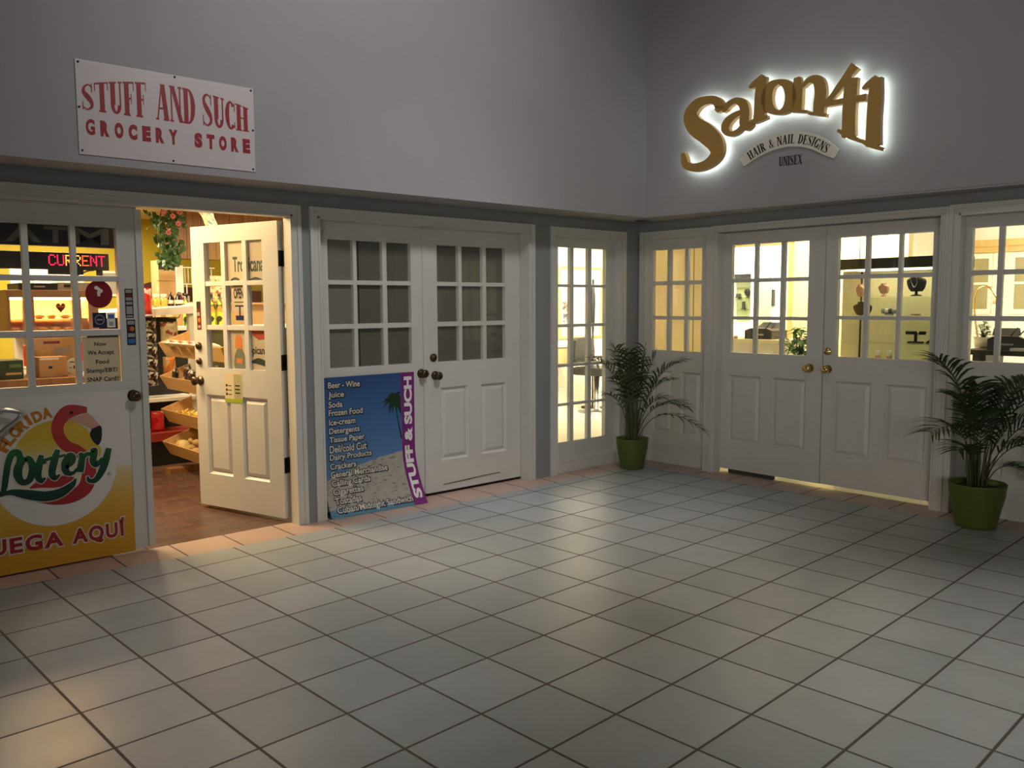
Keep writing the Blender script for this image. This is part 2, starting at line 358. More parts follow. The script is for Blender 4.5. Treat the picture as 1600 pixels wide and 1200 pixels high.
# serif capitals drawn as pen strokes: polygons in a unit-high box
def serif(ch, T=0.17, t=0.05, s=0.06):
    P = []
    def R(x0, z0, x1, z1): P.append([(x0, z0), (x1, z0), (x1, z1), (x0, z1)])
    def stem(x, T=T, top=True, bot=True, z0=0.0, z1=1.0):
        R(x, z0, x+T, z1)
        if bot: R(x-s, z0, x+T+s, z0+t)
        if top: R(x-s, z1-t, x+T+s, z1)
    def dia(x0, z0, x1, z1, w): P.append([(x0, z0), (x0+w, z0), (x1+w, z1), (x1, z1)])
    def arc(cx, cz, rx, rz, a0, a1, wh, wv, n=18):
        o = ell(cx, cz, rx, rz, n, math.radians(a0), math.radians(a1)); i = ell(cx, cz, rx-wh, rz-wv, n, math.radians(a0), math.radians(a1))
        for k in range(len(o)-1): P.append([o[k], o[k+1], i[k+1], i[k]])
    def rib(pts, n=5):
        pts = crom(pts, n); L = []; Rr = []
        for k, p in enumerate(pts):
            a, b = pts[max(k-1, 0)], pts[min(k+1, len(pts)-1)]; d = Vector((b[0]-a[0], b[1]-a[1])).normalized(); nn = Vector((-d.y, d.x))*p[2]/2
            L.append((p[0]+nn.x, p[1]+nn.y)); Rr.append((p[0]-nn.x, p[1]-nn.y))
        for k in range(len(pts)-1): P.append([L[k], L[k+1], Rr[k+1], Rr[k]])
    W = 0.6
    if ch == 'A':
        dia(0.06, 0, 0.31, 1, t*1.3); dia(0.46, 0, 0.27, 1, T); R(0.14, 0.3, 0.5, 0.3+t); R(0, 0, 0.17, t); R(0.40, 0, 0.70, t); W = 0.70
    elif ch == 'C':
        arc(0.32, 0.5, 0.32, 0.5, 45, 315, T, t*1.3); R(0.52, 0.66, 0.57, 0.98); R(0.52, 0.05, 0.57, 0.28); W = 0.57
    elif ch == 'G':
        arc(0.32, 0.5, 0.32, 0.5, 45, 325, T, t*1.3); R(0.52, 0.66, 0.57, 0.98); stem(0.46, T*0.9, True, False, 0.04, 0.45); W = 0.68
    elif ch == 'D':
        stem(s); arc(s+T, 0.5, 0.38, 0.5, -90, 90, T, t); W = 0.62
    elif ch in 'EFL':
        stem(s)
        if ch in 'EF': R(s, 1-t, 0.55, 1); R(0.51, 0.74, 0.55, 1); R(s+T, 0.48, 0.42, 0.48+t); R(0.38, 0.36, 0.42, 0.65)
        if ch in 'EL': R(s, 0, 0.56, t); R(0.52, 0, 0.56, 0.27)
        W = 0.57
    elif ch == 'H':
        stem(s); stem(0.46); R(s, 0.48, 0.5, 0.48+t); W = 0.46+T+s
    elif ch == 'I': stem(s); W = T+2*s
    elif ch == 'N':
        stem(s, t*1.4, True, True); stem(0.52, t*1.4, True, False); dia(0.50, 0, s, 1, T*0.9); W = 0.66
    elif ch == 'R':
        stem(s); arc(s+T, 0.74, 0.30, 0.26, -90, 90, T*0.9, t); dia(0.46, 0, 0.26, 0.50, T); R(0.46, 0, 0.70, t); W = 0.70
    elif ch == 'S':
        rib([(0.50, 0.70, 0.03), (0.47, 0.88, 0.05), (0.30, 0.965, 0.06), (0.12, 0.85, 0.13), (0.13, 0.68, 0.17), (0.30, 0.50, 0.22), (0.46, 0.32, 0.18), (0.47, 0.15, 0.13), (0.28, 0.035, 0.06), (0.08, 0.12, 0.05), (0.05, 0.32, 0.03)])
        R(0.475, 0.66, 0.52, 1.0); R(0.03, 0.0, 0.075, 0.34); W = 0.57
    elif ch == 'T':
        stem(0.25, top=False); R(0, 1-t, 0.67, 1); R(0, 0.72, 0.045, 1); R(0.625, 0.72, 0.67, 1); W = 0.67
    elif ch == 'U':
        stem(s, bot=False, z0=0.28); stem(0.50, t*1.4, True, False, 0.28); arc((s+0.50+t*1.4)/2, 0.28, (0.50+t*1.4-s)/2, 0.28, 180, 360, T*0.75, t*1.6); W = 0.50+t*1.4+s
    elif ch == 'X':
        dia(0.44, 0, 0.06, 1, T); dia(0.04, 0, 0.50, 1, t*1.2); R(0.38, 0, 0.68, t); R(0, 0, 0.16, t); R(0, 1-t, 0.28, 1); R(0.44, 1-t, 0.62, 1); W = 0.68
    elif ch == '&':
        rib([(0.66, 0.50, 0.05), (0.55, 0.22, 0.06), (0.30, 0.04, 0.08), (0.10, 0.20, 0.15), (0.25, 0.48, 0.06), (0.42, 0.72, 0.10), (0.35, 0.95, 0.06), (0.22, 0.80, 0.13), (0.35, 0.45, 0.15), (0.55, 0.12, 0.14), (0.70, 0.04, 0.06)]); W = 0.72
    elif ch == ' ': W = 0.35
    return P, W
def serif_layout(s, gap=0.10, **kw):
    x = 0.0; out = []
    for ch in s:
        P, W = serif(ch, **kw); out.append((ch, x, P, W)); x += W+gap
    return out, x-gap
def add_serif(bm, s, fn, y, gap=0.10, depth=0.0006, **kw):
    """fn maps (0..1, 0..1) of the whole line to (x, z)"""
    lay, W = serif_layout(s, gap, **kw); k = 0
    for ch, x, P, w_ in lay:
        for poly in P:
            q = [fn((x+p[0])/W, p[1]) for p in poly]
            ar = sum(q[i][0]*q[(i+1) % len(q)][1]-q[(i+1) % len(q)][0]*q[i][1] for i in range(len(q)))
            if abs(ar) < 1e-10: continue
            prism(bm, q, y, y-depth-0.00002*(k % 7)); k += 1

# ---------------------------------------------------------------- structure: shell of the hall
bm = B()
for x0, x1, z0, z1 in ((-8.0, -5.33, 0, 2.3), (-5.33, -3.44, 2.03, 2.3), (-3.44, -3.29, 0, 2.3), (-3.29, -1.38, 2.03, 2.3), (-1.38, -1.10, 0, 2.3), (-1.10, -0.25, 2.03, 2.3), (-0.25, 0.0, 0, 2.3)):
    box(bm, x0, x1, 0, 0.13, z0, z1)
struct('wall_back', bm, M['lowwall'])
bm = B()
for y0, y1, z0, z1 in ((0.13, -0.03, 0, 2.3), (-0.03, -0.73, 2.03, 2.3), (-0.73, -0.79, 0, 2.3), (-0.79, -2.66, 2.03, 2.3), (-2.66, -2.76, 0, 2.3), (-2.76, -3.62, 2.03, 2.3), (-3.62, -7.0, 0, 2.3)):
    box(bm, 0.0, 0.13, y0, y1, z0, z1)
struct('wall_right', bm, M['lowwall'])
SZ = 2.172
bm = B()
prf = [(-8.0, -0.26), (-4.9, -0.30), (-0.355, -0.355), (0.2, -0.355), (0.2, 0.13), (-8.0, 0.13)]
a = [bm.verts.new((x, y, SZ)) for x, y in prf]; b_ = [bm.verts.new((x, y, 4.7)) for x, y in prf]
bm.faces.new(a); bm.faces.new(b_)
for i in range(len(prf)): bm.faces.new((a[i], a[(i+1) % 6], b_[(i+1) % 6], b_[i]))
es = [e for e in bm.edges if e.verts[0] in a[:3] and e.verts[1] in a[:3]]
bmesh.ops.bevel(bm, geom=es, offset=0.018, segments=4, affect='EDGES')
struct('wall_back_upper', bm, M['wall'])
bm = B()
prf = [(-0.355, -0.355), (-0.3552, -0.36), (0.1008, -7.0), (0.2, -7.0), (0.2, -0.355)]
a = [bm.verts.new((x, y, SZ)) for x, y in prf]; b_ = [bm.verts.new((x, y, 4.7)) for x, y in prf]
bm.faces.new(a); bm.faces.new(b_)
for i in range(len(prf)): bm.faces.new((a[i], a[(i+1) % len(prf)], b_[(i+1) % len(prf)], b_[i]))
es = [e for e in bm.edges if e.verts[0] in a[1:3] and e.verts[1] in a[1:3]]
bmesh.ops.bevel(bm, geom=es, offset=0.018, segments=4, affect='EDGES')
struct('wall_right_upper', bm, M['wall'])
bm = B(); box(bm, -12, 0.3, -12, 0.2, 4.7, 4.8); struct('ceiling', bm, M['ceil'])

bm = B(); box(bm, -3.36, -1.30, 0.14, 0.17, 0, 2.42); struct('wall_light_block', bm, mat('light_block_dark', (0.05, 0.045, 0.035), 0.8, var=0.1))  # added panel, stops grocery light leaking past the closed pair

def flat(name, poly, z, m, th=0.05):
    bm = B(); a = [bm.verts.new((x, y, z)) for x, y in poly]; b_ = [bm.verts.new((x, y, z-th)) for x, y in poly]
    bm.faces.new(a); bm.faces.new(b_); n = len(poly)
    for i in range(n): bm.faces.new((a[i], a[(i+1) % n], b_[(i+1) % n], b_[i]))
    return struct(name, bm, m)
edge = [(-9.0, 0.06), (-5.2, -0.10), (-4.36, -0.195), (-2.6, -0.245), (-1.0, -0.195), (-0.215, -0.19)]
edgeB = [(-0.215, -0.19), (-0.20, -3.2), (-0.20, -8.0)]
flat('floor', edge + edgeB[1:] + [(-0.2, -12), (-12, -12), (-12, 0.06)], 0.0, M['tile'])
flat('floor_border_back', [(-9, 0.105), *edge, (0.02, 0.0), (0.10, 0.0), (0.10, 0.105)], 0.0, M['pink'])
flat('floor_border_right', [(0.02, 0.0), *edgeB, (0.10, -8.0), (0.10, 0.0)], 0.0, M['pinkB'])
flat('floor_grocery', [(-6.2, 0.105), (-1.25, 0.105), (-1.25, 5.1), (-6.2, 5.1)], 0.0, M['brick'])
flat('floor_salon', [(-1.15, 0.105), (0.10, 0.105), (0.10, -7.0), (5.2, -7.0), (5.2, 6.6), (-1.15, 6.6)], 0.0, M['salonfloor'])

# rooms behind the shop fronts
bm = B(); box(bm, -6.2, -1.25, 5.0, 5.1, 0, 2.45); box(bm, -6.3, -6.2, 0.13, 5.1, 0, 2.45); struct('wall_grocery', bm, M['yellowwall'])
bm = B(); box(bm, -1.25, -1.15, 0.13, 6.6, 0, 2.65); struct('wall_partition', bm, M['creamwall'])
bm = B(); box(bm, -6.3, -1.25, 0.13, 5.1, 2.42, 2.47); struct('ceiling_grocery', bm, mat('warm_cream_ceiling', (0.62, 0.52, 0.34), 0.85, var=0.03))
bm = B(); box(bm, 5.0, 5.1, -7.0, 6.6, 0, 2.65); box(bm, -1.15, 5.1, 6.5, 6.6, 0, 2.65); box(bm, 0.13, 5.1, -7.1, -7.0, 0, 2.65); struct('wall_salon', bm, M['whitewall'])
bm = B(); box(bm, -1.25, 0.13, 0.13, 6.6, 2.62, 2.67); box(bm, 0.13, 5.1, -7.1, 6.6, 2.62, 2.67); struct('ceiling_salon', bm, M['whitewall'])

r = thing('soffit_downlight', 'small unlit round downlight in the soffit at the inside corner', 'ceiling light', (-0.165, -0.165, 2.172))
bm = B(); lathe(bm, [(0.045, -0.001), (0.062, -0.004), (0.066, 0.0), (0.045, 0.0)], 28); obj('ring', bm, mat('dull_ring_metal', (0.10, 0.095, 0.085), 0.5, 0.5, var=0.1), r, True)
bm = B(); lathe(bm, [(0, 0.0), (0.045, -0.001), (0, -0.001)], 28); obj('lens', bm, mat('dark_lens', (0.03, 0.03, 0.028), 0.3, var=0.1), r)

# ---------------------------------------------------------------- casings and door leaves
def casing(name, x0, x1, ztop, wdt, rotz=0.0, side=(1, 1), dep=0.02, jamb=0.085, sill=None):
    """outer edges x0..x1; stepped moulding; jamb boards run back to the leaf"""
    bm = B()
    def mould(xa, xb, za, zb):
        box(bm, xa, xb, -dep, 0.0, za, zb, 0.003)
    if side[0]:
        mould(x0, x0+wdt*0.38, 0, ztop); box(bm, x0+wdt*0.38, x0+wdt*0.8, -dep*0.55, 0, 0, ztop-wdt*0.8, 0.002); box(bm, x0+wdt*0.8, x0+wdt, -dep*0.8, jamb, 0, ztop-wdt*0.8, 0.002)
    if side[1]:
        mould(x1-wdt*0.38, x1, 0, ztop); box(bm, x1-wdt*0.8, x1-wdt*0.38, -dep*0.55, 0, 0, ztop-wdt*0.8, 0.002); box(bm, x1-wdt, x1-wdt*0.8, -dep*0.8, jamb, 0, ztop-wdt*0.8, 0.002)
    a, b = x0+(wdt*0.38 if side[0] else 0), x1-(wdt*0.38 if side[1] else 0)
    mould(a+0.0005, b-0.0005, ztop-wdt*0.38, ztop); box(bm, a, b, -dep*0.55, 0, ztop-wdt*0.8, ztop-wdt*0.38, 0.002)
    box(bm, x0+(wdt*0.8 if side[0] else 0), x1-(wdt*0.8 if side[1] else 0), -dep*0.8, jamb, ztop-wdt, ztop-wdt*0.8, 0.002)
    o = struct(name, bm, M['trim']); o.rotation_euler = (0, 0, rotz); return o

def leaf(name, label, x0, x1, z0, z1, xs, zs, panels, loc=(0, 0, 0), rotz=0.0, th=0.042, knob=None, knobmat='bronze', dead=None, glass='glass'):
    """half-glazed door leaf; front face on local y=0, glass between panes xs/zs, moulded panels below"""
    r = thing(name, label, None, loc, rotz, None, 'structure')
    bm = B(); gx0, gx1, gz0, gz1 = xs[0][0], xs[-1][1], zs[-1][0], zs[0][1]
    box(bm, x0, gx0, 0, th, gz0, gz1); box(bm, gx1, x1, 0, th, gz0, gz1); box(bm, x0, x1, 0, th, gz1, z1)
    if panels:
        pz0, pz1 = panels[0][2], panels[0][3]
        box(bm, x0, x1, 0, th, pz1, gz0); box(bm, x0, x1, 0, th, z0, pz0)
        cur = x0
        for (a, b, _, _) in panels:
            box(bm, cur, a, 0, th, pz0, pz1); cur = b
        box(bm, cur, x1, 0, th, pz0, pz1)
        for (a, b, c, d) in panels:
            box(bm, a, b, 0.020, th-0.004, c, d)
            g = 0.016; h = 0.045
            def ring(p0, i0, y0, i1, y1):
                A_ = [bm.verts.new(q) for q in ((a+i0, y0, c+i0), (b-i0, y0, c+i0), (b-i0, y0, d-i0), (a+i0, y0, d-i0))]
                B_ = [bm.verts.new(q) for q in ((a+i1, y1, c+i1), (b-i1, y1, c+i1), (b-i1, y1, d-i1), (a+i1, y1, d-i1))]
                for k in range(4): bm.faces.new((A_[k], A_[(k+1) % 4], B_[(k+1) % 4], B_[k]))
                return B_
            ring(None, 0.0, 0.0, g, 0.019)
            q = ring(None, g+0.006, 0.0195, h, 0.006); bm.faces.new(q)
    else:
        box(bm, x0, x1, 0, th, z0, gz0)
    obj('leaf', bm, M['trim'], r)
    bm = B()
    for (p, q) in zip(xs, xs[1:]):
        box(bm, p[1], q[0], 0.003, th-0.003, gz0, gz1, 0.004)
    for (p, q) in zip(zs, zs[1:]):
        cuts = [gx0] + [e for a_, b_ in zip(xs, xs[1:]) for e in (a_[1], b_[0])] + [gx1]
        for i in range(0, len(cuts), 2): box(bm, cuts[i]-0.004, cuts[i+1]+0.004, 0.004, th-0.004, q[1], p[0], 0.004)
    obj('muntin_grid', bm, M['trim'], r)
    bm = B(); box(bm, gx0-0.002, gx1+0.002, th*0.55, th*0.55+0.004, gz0-0.002, gz1+0.002); obj('glass', bm, M[glass], r)
    if knob:
        bm = B(); kx, kz = knob
        lathe(bm, [(0, 0.001), (0.034, 0.001), (0.034, -0.006), (0.015, -0.010), (0.013, -0.030), (0.024, -0.036), (0.031, -0.048), (0.030, -0.060), (0.020, -0.069), (0, -0.071)], 24, (kx, 0, kz), 'y')
        obj('knob', bm, M[knobmat], r, True)
    if dead:
        bm = B(); lathe(bm, [(0, 0.001), (0.031, 0.001), (0.031, -0.008), (0.024, -0.014), (0.012, -0.014), (0.011, -0.020), (0, -0.020)], 24, (dead[0], 0, dead[1]), 'y')
        obj('deadbolt', bm, M[knobmat], r, True)
    return r
Z3 = [(1.616, 1.888), (1.316, 1.585), (1.015, 1.281)]
# grocery shop front
casing('trim_1', -5.40, -3.397, 2.083, 0.075)
d1 = leaf('door_1', 'white half-glazed door leaf behind the lottery poster', -5.33, -4.385, 0.022, 2.029,
     [(-5.18, -4.979), (-4.946, -4.741), (-4.711, -4.50)], Z3, [(-5.21, -4.91, 0.26, 0.82), (-4.78, -4.47, 0.26, 0.82)], (0, 0.09, 0), knob=(-4.448, 0.928))
bm = B(); box(bm, -4.398, -4.362, -0.012, 0.0, 0.03, 1.998, 0.003); box(bm, -4.385, -4.372, 0, 0.03, 0.03, 1.998); obj('astragal', bm, M['trim'], d1)
ZO = [(1.613, 1.878), (1.312, 1.581), (1.012, 1.278)]
d2 = leaf('door_2', 'white half-glazed door leaf standing open into the grocery', -0.874, -0.012, 0.028, 1.992,
     [(-0.742, -0.571), (-0.531, -0.357), (-0.316, -0.160)], ZO, [(-0.766, -0.516, 0.258, 0.824), (-0.402, -0.150, 0.258, 0.824)], (-3.50, 0.10, 0), math.radians(106.17-180), th=0.046, knob=(-0.822, 0.919))
for z_, r_ in ((1.055, 0.024), (1.163, 0.027)):
    bm = B(); lathe(bm, [(0, 0.001), (r_, 0.001), (r_, -0.010), (r_*0.6, -0.022), (0, -0.024)], 20, (-0.824, 0, z_), 'y'); obj('lock', bm, M['bronze'], d2, True)
for z_ in (0.385, 1.07, 1.75):
    bm = B(); box(bm, -0.013, -0.009, 0.004, 0.042, z_-0.052, z_+0.052); box(bm, -0.012, 0.006, 0.046, 0.050, z_-0.052, z_+0.052)
    lathe(bm, [(0, z_-0.055), (0.008, z_-0.055), (0.008, z_+0.055), (0, z_+0.055)], 12, (0.0, 0.050, 0))
    obj('hinge', bm, M['hinge'], d2)
# closed pair
casing('trim_2', -3.335, -1.325, 2.083, 0.074)
PA = [(-3.17, -2.87, 0.258, 0.82), (-2.76, -2.46, 0.258, 0.82)]
d3 = leaf('door_3', 'white half-glazed door leaf behind the beach poster', -3.29, -2.365, 0.022, 2.029, [(-3.152, -2.954), (-2.924, -2.715), (-2.677, -2.473)], Z3, PA, (0, 0.09, 0), knob=(-2.395, 0.937))
d4 = leaf('door_4', 'white half-glazed door leaf with grey boarded panes and a deadbolt', -2.359, -1.38, 0.022, 2.029, [(-2.236, -2.030), (-1.996, -1.789), (-1.752, -1.557)], Z3,
          [(-2.213, -1.943, 0.258, 0.82), (-1.813, -1.55, 0.258, 0.82)], (0, 0.09, 0), knob=(-2.266, 0.915), dead=(-2.28, 1.05))
bm = B(); box(bm, -3.155, -2.90, 0.036, 0.040, 1.01, 1.90); obj('backing_board', bm, M['board'], d3)
bm = B(); box(bm, -2.89, -2.47, 0.036, 0.040, 1.01, 1.90); obj('backing_board', bm, M['boarddark'], d3)
bm = B(); box(bm, -2.24, -1.55, 0.036, 0.040, 1.01, 1.90); obj('backing_board', bm, M['boarddark'], d4)
bm = B(); box(bm, -2.375, -2.352, -0.010, 0.0, 0.03, 1.99, 0.003); obj('astragal', bm, M['trim'], d4)
bm = B(); tube(bm, [(-2.20, -0.0005, 0.072, 0.003), (-2.0, -0.0005, 0.078, 0.005), (-1.8, -0.0005, 0.085, 0.004), (-1.62, -0.0005, 0.088, 0.003)], 0.004); obj('scuff_mark', bm, mat('brown_scuff', (0.16, 0.12, 0.08), 0.8, var=0.3, scale=60), d4)
# tall sidelight on the back wall
casing('trim_3', -1.141, -0.20, 2.080, 0.078, jamb=0.05)
w1 = leaf('window_1', 'tall fifteen-pane sidelight beside the palm in the corner', -1.098, -0.252, 0.05, 2.029, [(-1.021, -0.849), (-0.806, -0.627), (-0.582, -0.399)],
          [(1.612, 1.922), (1.275, 1.588), (0.935, 1.248), (0.598, 0.908), (0.262, 0.574)], None, (0, 0.05, 0))
bm = B(); box(bm, -1.06, -0.28, -0.03, 0.05, 0.0, 0.085, 0.006); box(bm, -1.06, -0.28, -0.022, 0.05, 0.085, 0.115, 0.006); obj('sill_board', bm, M['trim'], w1)
# salon front on the right wall (local x = -world y)
RB = -PI/2
casing('trim_4', 0.012, 0.800, 2.085, 0.07, RB, jamb=0.06)
casing('trim_5', 0.792, 2.69, 2.090, 0.055, RB, jamb=0.08)
casing('trim_6', 2.69, 3.68, 2.098, 0.075, RB, jamb=0.08)
w2 = leaf('window_2', 'half-glazed sidelight panel with ochre screen behind its panes', 0.033, 0.735, 0.0, 2.029, [(0.117, 0.275), (0.312, 0.468), (0.501, 0.648)],
          [(1.645, 1.922), (1.334, 1.609), (1.024, 1.302)], [(0.125, 0.345, 0.273, 0.84), (0.443, 0.655, 0.273, 0.84)], (0.05, 0, 0), RB)
d5 = leaf('door_5', 'white half-glazed salon door leaf nearer the corner', 0.842, 1.760, 0.034, 2.029, [(0.929, 1.139), (1.170, 1.381), (1.417, 1.624)],
          [(1.648, 1.928), (1.336, 1.617), (1.033, 1.308)], [(0.916, 1.222, 0.268, 0.842), (1.326, 1.626, 0.268, 0.842)], (0.08, 0, 0), RB, knob=(1.657, 0.937), knobmat='brass')
bm = B(); box(bm, 0.93, 1.36, 0.002, 0.03, 0.002, 0.036); obj('door_sweep', bm, mat('brown_sweep', (0.06, 0.05, 0.04), 0.7, var=0.1), d5)
d6 = leaf('door_6', 'white half-glazed salon door leaf with brass deadbolt beside the front palm', 1.768, 2.640, 0.036, 2.029, [(1.862, 2.070), (2.103, 2.314), (2.342, 2.555)],
          [(1.656, 1.935), (1.348, 1.624), (1.036, 1.320)], [(1.852, 2.151, 0.272, 0.852), (2.254, 2.552, 0.272, 0.852)], (0.08, 0, 0), RB, knob=(1.808, 0.936), knobmat='brass', dead=(1.803, 1.073))
w3 = leaf('window_3', 'half-glazed sidelight panel behind the front palm at the frame edge', 2.755, 3.62, 0.0, 2.029, [(2.809, 2.969), (3.002, 3.165), (3.20, 3.36)],
          [(1.66, 1.942), (1.354, 1.627), (1.048, 1.321)], [(2.83, 3.06, 0.273, 0.84), (3.14, 3.36, 0.273, 0.84)], (0.08, 0, 0), RB)

